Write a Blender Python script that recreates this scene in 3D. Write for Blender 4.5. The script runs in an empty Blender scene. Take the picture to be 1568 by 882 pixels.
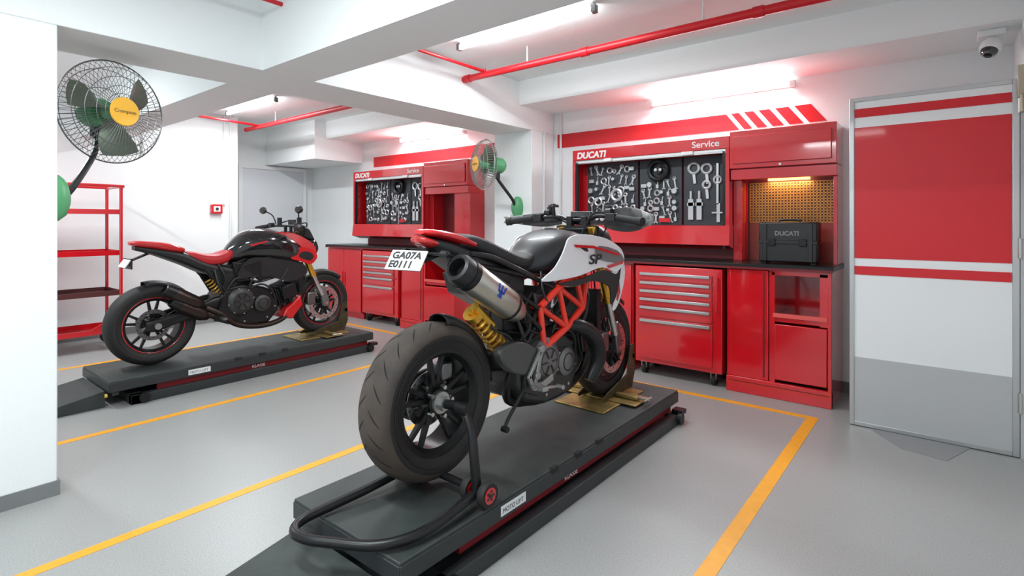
import bpy, bmesh, math, random
from mathutils import Vector, Matrix
random.seed(7)
sc = bpy.context.scene
pi = math.pi

# ------------------------------------------------------------------ materials
MATS = {}
def M(name, col, rough=0.5, metal=0.0, coat=0.0, bump=0.0, bscale=60, var=0.0, vscale=4, emit=None, estr=0, col2=None):
    if name in MATS: return MATS[name]
    m = bpy.data.materials.new(name); m.use_nodes = True
    nt = m.node_tree; b = nt.nodes['Principled BSDF']
    b.inputs['Base Color'].default_value = (*col, 1)
    b.inputs['Roughness'].default_value = rough
    b.inputs['Metallic'].default_value = metal
    b.inputs['Coat Weight'].default_value = coat
    b.inputs['Coat Roughness'].default_value = 0.06
    if emit:
        b.inputs['Emission Color'].default_value = (*emit, 1)
        b.inputs['Emission Strength'].default_value = estr
    if var > 0 or col2 or bump > 0:
        tc = nt.nodes.new('ShaderNodeTexCoord')
    if var > 0 or col2:
        n = nt.nodes.new('ShaderNodeTexNoise'); n.inputs['Scale'].default_value = vscale
        n.inputs['Detail'].default_value = 6
        nt.links.new(tc.outputs['Object'], n.inputs['Vector'])
        r = nt.nodes.new('ShaderNodeValToRGB')
        r.color_ramp.elements[0].position = 0.35; r.color_ramp.elements[1].position = 0.65
        c2 = col2 if col2 else tuple(c * (1 - var) for c in col)
        r.color_ramp.elements[0].color = (*c2, 1); r.color_ramp.elements[1].color = (*col, 1)
        nt.links.new(n.outputs['Fac'], r.inputs['Fac'])
        nt.links.new(r.outputs['Color'], b.inputs['Base Color'])
    if bump > 0:
        n2 = nt.nodes.new('ShaderNodeTexNoise'); n2.inputs['Scale'].default_value = bscale
        n2.inputs['Detail'].default_value = 4
        nt.links.new(tc.outputs['Object'], n2.inputs['Vector'])
        bp = nt.nodes.new('ShaderNodeBump'); bp.inputs['Strength'].default_value = bump
        bp.inputs['Distance'].default_value = 0.01
        nt.links.new(n2.outputs['Fac'], bp.inputs['Height'])
        nt.links.new(bp.outputs['Normal'], b.inputs['Normal'])
    MATS[name] = m
    return m

wall_m = M('wall_paint', (.86, .89, .89), .6, bump=.05, bscale=90, var=.03, vscale=1.5)
ceil_m = M('ceiling_paint', (.87, .90, .90), .7, bump=.15, bscale=40)
floor_m = M('epoxy_floor', (.365, .37, .36), .36, var=.24, vscale=170, bump=.03, bscale=200)
base_m = M('baseboard_grey', (.20, .21, .21), .5, var=.1)
yel_m = M('floor_line_yellow', (.88, .38, .02), .45, var=.08, vscale=20)
red_m = M('cabinet_red', (.60, .007, .014), .16, coat=.9)
red2_m = M('red_paint', (.60, .007, .014), .4)
doorred_m = M('door_red', (.62, .004, .012), .38, coat=.15)
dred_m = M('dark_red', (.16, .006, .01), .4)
whitep_m = M('white_vinyl', (.82, .84, .84), .35)
greyp_m = M('grey_vinyl', (.47, .48, .485), .35)
alu_m = M('aluminium', (.55, .56, .56), .35, .9)
steel_m = M('steel', (.62, .62, .60), .28, 1)
dsteel_m = M('dark_steel', (.20, .20, .20), .35, .9)
titan_m = M('titanium', (.56, .52, .46), .33, .9, var=.12, vscale=8)
blk_m = M('black_plastic', (.012, .012, .013), .42)
blkg_m = M('black_gloss', (.010, .010, .012), .12, coat=.6)
blkm_m = M('black_metal', (.02, .02, .021), .35, .5)
rub_m = M('rubber', (.013, .012, .012), .7, bump=.05)
rubd_m = M('rubber_dusty', (.072, .054, .042), .8, col2=(.034, .028, .025), vscale=5, bump=.06)
rubs_m = M('rubber_sidewall', (.018, .016, .015), .65, var=.3, vscale=8)
gold_m = M('gold_anodised', (.75, .42, .06), .3, .9)
brass_m = M('brass_chock', (.42, .30, .10), .4, .7, var=.45, vscale=15)
cheek_m = M('chock_dark', (.10, .085, .045), .45, .6, var=.4, vscale=12)
frame_m = M('frame_red', (.85, .035, .015), .3, coat=.4)
deck_m = M('lift_deck', (.036, .044, .042), .55, var=.25, vscale=12, bump=.15, bscale=300)
deck2_m = M('lift_frame', (.034, .039, .041), .42, .2)
board_m = M('tool_board', (.030, .035, .043), .5)
tool_m = M('tool_steel', (.60, .62, .63), .32, .7)
green_m = M('fan_green', (.10, .36, .16), .4, var=.08)
bladeg_m = M('fan_blade', (.17, .20, .15), .3, .6)
orange_m = M('fan_badge', (.95, .50, .04), .4)
wire_m = M('fan_wire', (.16, .17, .17), .4, .7)
engine_m = M('engine_grey', (.06, .06, .06), .42, .6)
cover_m = M('cover_grey', (.20, .20, .195), .40, .6)
silver_m = M('silver_cast', (.45, .45, .44), .35, .8)
wpaint_m = M('bike_white', (.86, .87, .88), .25, coat=.5)
gpaint_m = M('bike_grey', (.020, .020, .022), .40, coat=.12)
ggrey_m = M('bike_midgrey', (.16, .165, .17), .35, coat=.3)
rpaint_m = M('bike_red', (.62, .012, .015), .25, coat=.6)
blue_m = M('sticker_blue', (.01, .06, .40), .4)
plate_m = M('plate_white', (.84, .86, .86), .4)
tube_m = M('tube_light', (1, 1, 1), .5, emit=(.93, .98, 1.0), estr=30)
amber_m = M('amber_mesh', (.55, .26, .07), .35, .6)
led_m = M('warm_led', (1, .6, .2), .5, emit=(1, .55, .18), estr=3)
lens_m = M('lens_black', (.005, .005, .006), .06, coat=1)
tail_m = M('tail_light', (.5, .01, .01), .15, coat=1)
conduit_m = M('conduit', (.74, .76, .76), .4)
black_ink = M('ink', (.02, .02, .02), .5)

# ------------------------------------------------------------------ geometry
def g_box(lo, hi):
    x0, y0, z0 = lo; x1, y1, z1 = hi
    v = [(x0,y0,z0),(x1,y0,z0),(x1,y1,z0),(x0,y1,z0),(x0,y0,z1),(x1,y0,z1),(x1,y1,z1),(x0,y1,z1)]
    f = [(0,3,2,1),(4,5,6,7),(0,1,5,4),(1,2,6,5),(2,3,7,6),(3,0,4,7)]
    return v, f

def frame_for(d, up=None):
    d = d.normalized()
    u = Vector(up) if up else (Vector((0, 0, 1)) if abs(d.z) < .9 else Vector((1, 0, 0)))
    a = u.cross(d)
    if a.length < 1e-5: a = Vector((0, 1, 0)).cross(d)
    a.normalize(); b = d.cross(a).normalized()
    return a, b

def g_bar(p0, p1, w, t, up=None, w2=None, t2=None):
    p0 = Vector(p0); p1 = Vector(p1); a, b = frame_for(p1 - p0, up)
    w2 = w if w2 is None else w2; t2 = t if t2 is None else t2
    v = []
    for p, ww, tt in ((p0, w, t), (p1, w2, t2)):
        for sa, sb in ((-1, -1), (1, -1), (1, 1), (-1, 1)):
            v.append(tuple(p + a * sa * ww / 2 + b * sb * tt / 2))
    f = [(3,2,1,0),(4,5,6,7),(0,1,5,4),(1,2,6,5),(2,3,7,6),(3,0,4,7)]
    return v, f

def g_cyl(p0, p1, r, r2=None, seg=20):
    p0 = Vector(p0); p1 = Vector(p1); a, b = frame_for(p1 - p0)
    r2 = r if r2 is None else r2
    v = []
    for p, rr in ((p0, r), (p1, r2)):
        for i in range(seg):
            t = 2 * pi * i / seg
            v.append(tuple(p + (a * math.cos(t) + b * math.sin(t)) * rr))
    f = [(i, (i + 1) % seg, seg + (i + 1) % seg, seg + i) for i in range(seg)]
    f.append(tuple(reversed(range(seg)))); f.append(tuple(range(seg, 2 * seg)))
    return v, f

def cr(pts, n=6, closed=False):
    pts = [Vector(p) for p in pts]; N = len(pts); out = []
    rng = N if closed else N - 1
    for i in range(rng):
        if closed:
            p = [pts[(i + k - 1) % N] for k in range(4)]
        else:
            p = [pts[max(0, i - 1)], pts[i], pts[i + 1], pts[min(N - 1, i + 2)]]
        for k in range(n):
            t = k / n
            out.append(.5 * ((2 * p[1]) + (-p[0] + p[2]) * t + (2 * p[0] - 5 * p[1] + 4 * p[2] - p[3]) * t * t + (-p[0] + 3 * p[1] - 3 * p[2] + p[3]) * t ** 3))
    if not closed: out.append(pts[-1])
    return out

def g_tube(pts, r, seg=10, n=6, closed=False, smooth=True):
    P = cr(pts, n, closed) if smooth else [Vector(p) for p in pts]
    N = len(P)
    if isinstance(r, (list, tuple)):
        R = []
        for i in range(N):
            q = i / (N - 1) * (len(r) - 1); k = min(int(q), len(r) - 2)
            R.append(r[k] + (r[k + 1] - r[k]) * (q - k))
    else: R = [r] * N
    tang = []
    for i in range(N):
        if closed: d = P[(i + 1) % N] - P[i - 1]
        else: d = P[min(N - 1, i + 1)] - P[max(0, i - 1)]
        tang.append(d.normalized())
    a, b = frame_for(tang[0]); v = []
    for i in range(N):
        t = tang[i]
        a = (a - t * a.dot(t))
        if a.length < 1e-6: a, _ = frame_for(t)
        a.normalize(); b = t.cross(a)
        for k in range(seg):
            th = 2 * pi * k / seg
            v.append(tuple(P[i] + (a * math.cos(th) + b * math.sin(th)) * R[i]))
    f = []
    for i in range(N if closed else N - 1):
        j = (i + 1) % N
        for k in range(seg):
            l = (k + 1) % seg
            f.append((i * seg + k, i * seg + l, j * seg + l, j * seg + k))
    if not closed:
        f.append(tuple(reversed(range(seg)))); f.append(tuple(range((N - 1) * seg, N * seg)))
    return v, f

def g_rev(prof, c, axis=(1, 0, 0), seg=48, closed=False):
    c = Vector(c); ax = Vector(axis).normalized(); a, b = frame_for(ax); v = []; n = len(prof)
    for i in range(seg):
        t = 2 * pi * i / seg; d = a * math.cos(t) + b * math.sin(t)
        for (x, r) in prof: v.append(tuple(c + ax * x + d * r))
    f = []
    for i in range(seg):
        j = (i + 1) % seg
        for k in range(n if closed else n - 1):
            l = (k + 1) % n
            f.append((i * n + k, j * n + k, j * n + l, i * n + l))
    return v, f

def g_torus(c, axis, R, r, seg=40, rs=8):
    return g_rev([(r * math.cos(2 * pi * k / rs), R + r * math.sin(2 * pi * k / rs)) for k in range(rs)], c, axis, seg, True)

def g_loft(secs, e=2.5, n=24, sub=5, x=0.0):
    """secs: (y, zc, hw, ht, hb[, xc])"""
    S = [Vector((s[0], s[1], s[2])) for s in secs]; T = [Vector((s[3], s[4], s[5] if len(s) > 5 else x)) for s in secs]
    S = cr(S, sub); T = cr(T, sub); v = []
    for s, t in zip(S, T):
        for k in range(n):
            th = 2 * pi * k / n; cx = math.cos(th); sx = math.sin(th)
            xx = math.copysign(abs(cx) ** (2 / e), cx) * max(s.z, .002)
            zz = math.copysign(abs(sx) ** (2 / e), sx) * (max(t.x, .002) if sx > 0 else max(t.y, .002))
            v.append((t.z + xx, s.x, s.y + zz))
    N = len(S); f = []
    for i in range(N - 1):
        for k in range(n):
            l = (k + 1) % n
            f.append((i * n + k, i * n + l, (i + 1) * n + l, (i + 1) * n + k))
    f.append(tuple(reversed(range(n)))); f.append(tuple(range((N - 1) * n, N * n)))
    return v, f

def g_plate(pts, x0, x1, smooth=0):
    P = [(p[0], p[1]) for p in pts]
    if smooth: P = [(q.x, q.y) for q in cr([Vector((p[0], p[1], 0)) for p in P], smooth, True)]
    n = len(P)
    v = [(x0, p[0], p[1]) for p in P] + [(x1, p[0], p[1]) for p in P]
    f = [tuple(range(n)), tuple(reversed(range(n, 2 * n)))]
    f += [(i, n + i, n + (i + 1) % n, (i + 1) % n) for i in range(n)]
    return v, f

def xf(g, m):
    return [tuple(m @ Vector(p)) for p in g[0]], g[1]

def top(name, loc=(0, 0, 0), rotz=0):
    e = bpy.data.objects.new(name, None); e.location = loc; e.rotation_euler = (0, 0, rotz)
    e.empty_display_size = .1
    sc.collection.objects.link(e); return e

def O(name, geos, mat, parent=None, bev=0, ang=35, smooth=True, matfn=None):
    if isinstance(geos, tuple): geos = [geos]
    V = []; F = []
    for v, f in geos:
        o = len(V); V += v; F += [tuple(i + o for i in q) for q in f]
    me = bpy.data.meshes.new(name); me.from_pydata([tuple(p) for p in V], [], F)
    bm = bmesh.new(); bm.from_mesh(me); bmesh.ops.recalc_face_normals(bm, faces=bm.faces); bm.to_mesh(me); bm.free()
    mats = mat if isinstance(mat, list) else [mat]
    for m in mats: me.materials.append(m)
    if matfn:
        for p in me.polygons: p.material_index = matfn(p.center, p.normal)
    if smooth:
        for p in me.polygons: p.use_smooth = True
        me.set_sharp_from_angle(angle=math.radians(ang))
    ob = bpy.data.objects.new(name, me); sc.collection.objects.link(ob)
    if parent: ob.parent = parent
    if bev:
        b = ob.modifiers.new('bevel', 'BEVEL'); b.width = bev; b.segments = 2; b.limit_method = 'ANGLE'
        b.harden_normals = False
    return ob

def box(name, lo, hi, mat, parent=None, bev=0):
    return O(name, g_box(lo, hi), mat, parent, bev, smooth=bev > 0)

def text(name, s, size, loc, rot, mat, parent=None, ext=.001, bold=0, shear=0, sx=1):
    c = bpy.data.curves.new(name, 'FONT'); c.body = s; c.size = size; c.extrude = ext; c.offset = bold; c.shear = shear
    c.align_x = 'LEFT'
    t = bpy.data.objects.new(name, c); sc.collection.objects.link(t)
    dg = bpy.context.evaluated_depsgraph_get(); me = bpy.data.meshes.new_from_object(t.evaluated_get(dg))
    bpy.data.objects.remove(t)
    ob = bpy.data.objects.new(name, me); me.materials.clear(); me.materials.append(mat)
    ob.location = loc; ob.rotation_euler = rot; ob.scale = (sx, 1, 1)
    sc.collection.objects.link(ob)
    if parent: ob.parent = parent
    return ob

# ------------------------------------------------------------------ room
XL, XR, YB, ZC = -8.1, .34, 4.8, 2.7
box('floor', (XL - .2, -2.5, -.1), (2.5, YB + .2, 0), floor_m)
box('ceiling', (XL - .2, -2.5, ZC), (2.5, YB + .2, ZC + .1), ceil_m)
box('wall_back', (XL - .2, YB, 0), (2.5, YB + .2, ZC), wall_m)
box('wall_right', (XR, 2.9, 0), (XR + .2, YB, ZC), wall_m)
box('wall_left', (XL - .2, 3.3, 0), (XL, YB, ZC), wall_m)
box('wall_left_front', (XL - .2, -2.5, 0), (-7.4, 3.3, ZC), wall_m)
box('trim_pillar_front', (-3.8, .1, 0), (-3.3, .634, 2.24), wall_m, bev=.006)
box('trim_pillar_back', (-3.8, 4.4, 0), (-3.3, YB, 2.24), wall_m, bev=.004)
box('baseboard_pillar', (-3.81, .09, 0), (-3.292, .642, .07), base_m)
box('baseboard_back', (-3.3, YB - .012, 0), (XR, YB, .08), base_m)
box('baseboard_left', (-7.4, -2.5, 0), (-7.388, 3.3, .08), base_m)
box('trim_beam_long', (-3.8, -2.5, 2.24), (-3.3, YB, ZC), ceil_m, bev=.004)
box('trim_beam_cross_near', (-3.3, 1.62, 2.24), (2.5, 1.97, ZC), ceil_m)
box('trim_beam_cross_far', (XL, 1.62, 2.24), (-3.8, 1.97, ZC), ceil_m)
box('trim_soffit_near', (-3.3, 4.2, 2.46), (2.5, YB, ZC), ceil_m)
box('trim_soffit_far', (-6.73, 4.2, 2.46), (-3.8, YB, ZC), ceil_m)
box('trim_bulkhead', (XL, 4.03, 2.17), (-6.73, YB, ZC), ceil_m)
for nm, lo, hi in [('a', (-.725, -1.5), (-.66, 4.05)), ('b', (-2.665, -1.5), (-2.61, 4.05)), ('c', (-4.08, -1.5), (-4.025, 4.05)),
                   ('d', (-6.1, -1.5), (-6.045, 4.05)), ('e', (-2.61, 3.995), (-.725, 4.05)), ('f', (-6.045, 3.995), (-4.08, 4.05))]:
    box('trim_floor_line_' + nm, (lo[0], lo[1], 0), (hi[0], hi[1], .0015), yel_m)

def quad_xz(x0, x1, z0, z1, sl, y=YB):
    v = [(x0, y - .003, z0), (x1, y - .003, z0), (x1 + sl, y - .003, z1), (x0 + sl, y - .003, z1)]
    v += [(a, y, c) for a, b, c in v]
    return v, [(0,1,2,3),(7,6,5,4),(0,4,5,1),(1,5,6,2),(2,6,7,3),(3,7,4,0)]
def band(xa, xb, name):
    fs = quad_xz(0, 1, 0, 1, 0)[1]
    g = [([(xa, YB - .003, 2.09), (xb - .72, YB - .003, 2.09), (xb - .83, YB - .003, 2.235), (xa, YB - .003, 2.235),
             (xa, YB, 2.09), (xb - .72, YB, 2.09), (xb - .83, YB, 2.235), (xa, YB, 2.235)], fs)]
    x = xb - .68
    for w in (.065, .075, .085, .10, .12):
        g.append(quad_xz(x, x + w, 2.09, 2.235, -.11)); x += w + .042
    O(name, g, red2_m, smooth=False)
band(-3.25, -.66, 'trim_wall_band_near')
O('trim_wall_band_far', [g_box((-6.45, YB - .003, 2.09), (-3.8, YB, 2.235))], red2_m, smooth=False)

# sprinkler pipes
pp = top('sprinkler_pipe')
O('main', [g_cyl((-3.3, 3.41, 2.55), (2.4, 3.41, 2.55), .028)] + [g_cyl((x, 3.41, 2.55), (x + .06, 3.41, 2.55), .034) for x in (-3.28, -2.1, -.9)], red2_m, pp)
O('branch', [g_cyl((-3.06, -1.5, 2.6), (-3.06, 3.41, 2.58), .013), g_cyl((-3.06, 3.41, 2.55), (-3.06, 3.41, 2.6), .016)], red2_m, pp)
O('hangers', [g_cyl((x, 3.41, 2.55), (x, 3.41, ZC), .006) for x in (-2.6, -1.2, .3)] + [g_cyl((-3.06, y, 2.6), (-3.06, y, ZC), .005) for y in (.4, 2.4)], conduit_m, pp)
pp = top('sprinkler_pipe')
O('main', [g_cyl((-7.4, 3.41, 2.55), (-3.8, 3.41, 2.55), .028)], red2_m, pp)
O('branch', [g_cyl((-7.05, 2.0, 2.6), (-7.05, 3.41, 2.57), .015)], red2_m, pp)
O('hangers', [g_cyl((x, 3.41, 2.55), (x, 3.41, ZC), .006) for x in (-6.6, -5.2, -4.3)], conduit_m, pp)
cp = top('conduit')
O('conduit_pipes', [g_cyl((-7.385, 3.12, 1.53), (-7.385, 3.12, ZC), .012), g_cyl((-7.385, 2.2, 2.1), (-7.385, 2.2, ZC), .01),
                    g_cyl((-3.285, 4.6, .0), (-3.285, 4.6, 2.24), .012), g_cyl((-3.2, 4.785, .0), (-3.2, 4.785, 2.46), .012), g_cyl((-7.385, 3.2, .0), (-7.385, 3.2, ZC), .014)], conduit_m, cp)

# tube lights
def tube_light(xc, y, z, L=1.2, power=26, wall=False):
    e = top('tube_light_fixture', (xc, y, z))
    if wall:
        box('batten', (-L / 2, .012, -.022), (L / 2, YB - y, .018), whitep_m, e, .004)
        O('tube', g_cyl((-L / 2 + .02, -.012, -.004), (L / 2 - .02, -.012, -.004), .015), tube_m, e)
        O('caps', [g_box((s * L / 2 - .02, -.032, -.025), (s * L / 2 + .02, .014, .02)) for s in (-1, 1)], conduit_m, e)
    else:
        box('batten', (-L / 2, -.012, 0), (L / 2, .012, ZC - z), whitep_m, e, .002)
        O('tube', g_cyl((-L / 2 + .02, 0, -.02), (L / 2 - .02, 0, -.02), .017), tube_m, e)
        O('caps', [g_box((s * L / 2 - .015, -.02, -.04), (s * L / 2 + .015, .02, .01)) for s in (-1, 1)], dsteel_m, e)
    l = bpy.data.lights.new('tube_lamp', 'AREA'); l.shape = 'RECTANGLE'; l.size = L; l.size_y = .05
    l.energy = power; l.color = (.90, .97, 1.0)
    lo = bpy.data.objects.new('tube_lamp', l); lo.parent = e; sc.collection.objects.link(lo)
    lo.location = (0, -.05, -.03) if wall else (0, 0, -.05)
    lo.rotation_euler = (math.radians(-35), 0, 0) if wall else (0, 0, 0)
tube_light(-2.35, 3.0, 2.675, power=28)
tube_light(-6.4, 3.0, 2.675, power=30)
tube_light(-1.56, 4.76, 2.41, wall=True, power=16)
tube_light(-5.2, 4.76, 2.41, wall=True, power=16)
tube_light(-1.7, .4, 2.66, power=44)  # this and the next two fixtures are added out of view for fill
tube_light(-5.6, .4, 2.66, power=46)
tube_light(-1.3, -1.4, 2.66, power=40)

# ------------------------------------------------------------------ open door leaf on the right
d = top('door_1')
DX0, DX1, DY = -.48, .30, 4.06
box('leaf', (DX0, DY, .012), (DX1, DY + .04, 2.08), whitep_m, d)
def dstripe(n, z0, z1, m): box(n, (DX0 + .02, DY - .003, z0), (DX1 - .02, DY, z1), m, d)
dstripe('stripe_top', 1.965, 2.02, doorred_m); dstripe('red_block', 1.07, 1.90, doorred_m)
dstripe('stripe_mid', .965, 1.02, doorred_m); dstripe('grey_kick', .03, .44, greyp_m)
O('edge_frame', [g_box((DX0 - .008, DY - .008, .005), (DX0 + .018, DY + .045, 2.09)), g_box((DX1 - .018, DY - .008, .005), (DX1 + .012, DY + .045, 2.09)),
                 g_box((DX0 + .018, DY - .008, 2.065), (DX1 - .018, DY + .045, 2.09)), g_box((DX0 + .018, DY - .008, .005), (DX1 - .018, DY + .045, .03))], alu_m, d, bev=.002)
O('hinge_post', [g_box((DX1 + .014, DY - .01, 0), (XR, DY + .05, 2.14))], greyp_m, d)
O('hinges', [g_cyl((DX1 + .012, DY - .012, z), (DX1 + .012, DY - .012, z + .11), .009) for z in (.25, 1.1, 1.9)], steel_m, d)
O('door_closer', [g_box((DX1 - .0, DY - .035, 1.98), (DX1 + .035, DY - .01, 2.16)), g_cyl((DX1 + .02, DY - .03, 1.9), (DX1 + .02, DY - .03, 2.0), .012)], M('closer_bronze', (.45, .40, .30), .4, .6), d, .004)
O('floor_patch', [([(-.38, 4.05, .0), (.12, 4.10, .0), (.0, 3.76, .0), (-.20, 3.80, 0), (-.38, 4.05, .003), (.12, 4.10, .003), (.0, 3.76, .003), (-.20, 3.80, .003)],
                 [(3,2,1,0),(4,5,6,7),(0,1,5,4),(1,2,6,5),(2,3,7,6),(3,0,4,7)])], M('patch_grey', (.26, .265, .27), .6), smooth=False)  # thin grey patch on the floor, tapering away from the door leaf
d2 = top('door_2')
box('leaf', (XL + .0, 3.66, .005), (XL + .035, 4.62, 2.1), M('door_offwhite', (.70, .74, .77), .5), d2, .003)
O('frame', [g_box((XL, 3.61, 0), (XL + .05, 3.66, 2.15)), g_box((XL, 4.62, 0), (XL + .05, 4.67, 2.15)), g_box((XL, 3.66, 2.1), (XL + .05, 4.62, 2.15))], whitep_m, d2)
O('handle', [g_cyl((XL + .035, 3.74, 1.02), (XL + .08, 3.74, 1.02), .01), g_cyl((XL + .08, 3.74, 1.02), (XL + .08, 3.86, 1.02), .009)], steel_m, d2)
fa = top('fire_alarm_box', (-7.4, 3.02, 1.47))
box('body', (0, -.07, -.06), (.045, .07, .06), red_m, fa, .004)
box('label', (.0455, -.04, -.035), (.048, .04, .035), whitep_m, fa)
O('button', g_cyl((.048, 0, 0), (.056, 0, 0), .018), black_ink, fa)
cc = top('security_camera', (.215, 4.38, 2.46))
box('mount', (-.07, -.06, -.04), (.06, .06, 0), whitep_m, cc, .006)
O('neck', g_cyl((0, 0, -.04), (0, -.01, -.075), .03), whitep_m, cc)
O('head', g_rev([(0, 0.001), (0, .035), (.01, .048), (.03, .054), (.06, .05), (.085, .035), (.095, 0.001)], (-.02, -.09, -.145), (.25, .55, .9)), whitep_m, cc)
O('lens', g_rev([(-.03, 0.001), (-.028, .02), (-.012, .038), (.012, .044)], (-.02, -.09, -.145), (.25, .55, .9)), lens_m, cc)

# ------------------------------------------------------------------ workshop cabinets
YF = 4.3; YU = 4.5
def tools_geo(x0, x1, z0, z1, y):
    g = []
    nx = int((x1 - x0) / .056); nz = max(5, int((z1 - z0) / .082))
    def ring(x, z, R, r=.006): g.append(g_torus((x, y - .008, z), (0, 1, 0), R, r, 16, 6))
    def rod(x, z, L, w, a=0):
        dx = math.sin(a) * L / 2; dz = math.cos(a) * L / 2
        g.append(g_bar((x - dx, y - .008, z - dz), (x + dx, y - .008, z + dz), w, .01, up=(0, 1, 0)))
        return (x - dx, z - dz), (x + dx, z + dz)
    def spanner(x, z, L, w, a=0):
        p, q = rod(x, z, L, w, a); ring(q[0], q[1], w * 1.0, w * .4)
        s = w * 1.1
        for k in (-1, 1):
            g.append(g_bar((p[0], y - .008, p[1]), (p[0] + k * s - math.sin(a) * s, y - .008, p[1] - s), w * .7, .01, up=(0, 1, 0)))
    for i in range(nx):
        for j in range(nz):
            x = x0 + (i + .5) * (x1 - x0) / nx; z = z0 + (j + .5) * (z1 - z0) / nz
            x += random.uniform(-.010, .010); z += random.uniform(-.012, .012)
            k = random.random()
            if k < .34: spanner(x, z, random.uniform(.055, .085), random.uniform(.010, .018), random.uniform(-.5, .5))
            elif k < .54: ring(x, z, random.uniform(.014, .034), .009)
            elif k < .74: g.append(g_cyl((x, y, z), (x, y - .035, z), random.uniform(.014, .026), seg=14))
            elif k < .9:
                rod(x, z, .08, .008, random.uniform(-.3, .3)); g.append(g_box((x - .012, y - .022, z - .04), (x + .012, y, z - .005)))
            else: g.append(g_box((x - .026, y - .025, z - .016), (x + .026, y, z + .016)))
    return g

def bench(bx0, bx1, tx0, tx1, cx1, drx, lit=True):
    w = top('workbench_cabinet')
    def closed_cab(a, b, tag):
        box('carcass_' + tag, (a, YF + .02, .07), (b, YB - .02, .95), red_m, w)
        box('plinth_' + tag, (a + .01, YF + .05, 0), (b - .01, YB - .03, .07), red_m, w)
        m = (a + b) / 2
        for k, (p, q) in enumerate(((a + .012, m - .004), (m + .004, b - .012))):
            box('cab_door_%s%d' % (tag, k), (p, YF, .09), (q, YF + .02, .93), red_m, w, .004)
            hx = q - .03 if k == 0 else p + .012
            O('grip_%s%d' % (tag, k), g_box((hx, YF - .012, .42), (hx + .018, YF, .62)), red_m, w, .003)
    closed_cab(bx0, bx1, 'l')
    a = drx[1] + .03; b = cx1; m = a + (b - a) * .44
    box('side_a', (a, YF + .01, .0), (a + .02, YB - .02, .95), red_m, w)
    box('side_m', (m - .01, YF + .01, .08), (m + .012, YB - .02, .95), red_m, w)
    box('side_b', (b - .025, YF - .01, .0), (b, YB - .02, .95), red_m, w, .003)
    box('panel_left', (a + .022, YF, .12), (m - .014, YF + .02, .94), red_m, w, .004)
    O('panel_groove', g_box((m - .05, YF - .004, .14), (m - .04, YF, .92)), dred_m, w)
    box('plinth_r', (a, YF - .015, 0), (b, YF + .02, .12), red_m, w, .004)
    O('plinth_line', g_box((a + .01, YF - .017, .085), (b - .01, YF - .014, .09)), dred_m, w)
    box('niche_back', (m + .012, YB - .06, .12), (b - .025, YB - .02, .95), red_m, w)
    box('niche_shelf', (m + .012, YF + .01, .565), (b - .025, YB - .06, .60), red_m, w, .003)
    box('niche_lower', (m + .03, YF - .004, .14), (b - .03, YF + .02, .55), red_m, w, .005)
    box('niche_head', (m + .012, YF, .91), (b - .025, YF + .03, .95), red_m, w)
    O('niche_stile', [g_box((m + .012, YF, .12), (m + .03, YF + .015, .93)), g_box((b - .075, YF, .56), (b - .025, YF + .015, .93))], red_m, w)
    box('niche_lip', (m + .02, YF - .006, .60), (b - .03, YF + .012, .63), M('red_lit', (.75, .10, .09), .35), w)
    box('countertop', (bx0 - .01, YF - .025, .95), (cx1 + .01, YB - .02, .985), blkm_m, w, .004)
    box('counter_edge', (bx0 - .01, YF - .028, .945), (cx1 + .01, YF - .024, .962), dred_m, w)
    box('backsplash', (tx0, YB - .05, .985), (tx1, YB - .02, 1.07), dred_m, w)
    # chest
    c = top('rolling_tool_chest')
    p, q = drx
    box('carcass', (p, YF - .02, .11), (q, YB - .1, .93), red_m, c, .006)
    for k, (z0, z1) in enumerate(((.81, .875), (.74, .80), (.67, .73), (.60, .66), (.50, .59), (.15, .49))):
        box('drawer_%d' % k, (p + .035, YF - .034, z0), (q - .075, YF - .02, z1), red_m, c, .003)
        if k < 5:
            box('drawer_pull_%d' % k, (p + .05, YF - .048, z1 - .024), (q - .09, YF - .034, z1 - .001), alu_m, c, .003)
    O('pull_low', g_box((p + .05, YF - .048, .455), (q - .09, YF - .034, .48)), alu_m, c, .003)
    O('side_handle', g_tube([(q - .035, YF - .02, .6), (q - .035, YF - .05, .62), (q - .035, YF - .05, .84), (q - .035, YF - .02, .86)], .007), red_m, c)
    cg = []; ch = []
    for x in (p + .06, q - .08):
        for y in (YF + .05, YB - .2):
            cg.append(g_cyl((x - .015, y, .045), (x + .015, y, .045), .045))
            ch.append(g_box((x - .022, y - .03, .05), (x - .017, y + .03, .11))); ch.append(g_box((x + .017, y - .03, .05), (x + .022, y + .03, .11)))
            ch.append(g_box((x - .03, y - .035, .1), (x + .03, y + .035, .112)))
    O('casters', cg, rub_m, c); O('caster_forks', ch, steel_m, c)
    # tool board cabinet
    t = top('tool_board_cabinet')
    Z0, Z1 = 1.07, 2.0
    box('back', (tx0 + .02, YB - .1, Z0), (tx1, YB, Z1), red_m, t)
    box('header', (tx0, YU, 1.9), (tx1 - .003, YB - .1, Z1), red_m, t, .003)
    box('side_l', (tx0, YU, Z0 + .05), (tx0 + .03, YB - .1, 1.9), red_m, t, .002)
    box('side_r', (tx1 - .035, YU, Z0 + .05), (tx1 - .003, YB - .1, 1.9), red_m, t, .002)
    O('side_strut', [g_bar((tx1 - .05, YU + .02, 1.08), (tx1 - .05, YU + .02, 1.88), .02, .02), g_bar((tx0 + .045, YU + .02, 1.2), (tx0 + .045, YU + .02, 1.88), .02, .02)], blkm_m, t)
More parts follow.
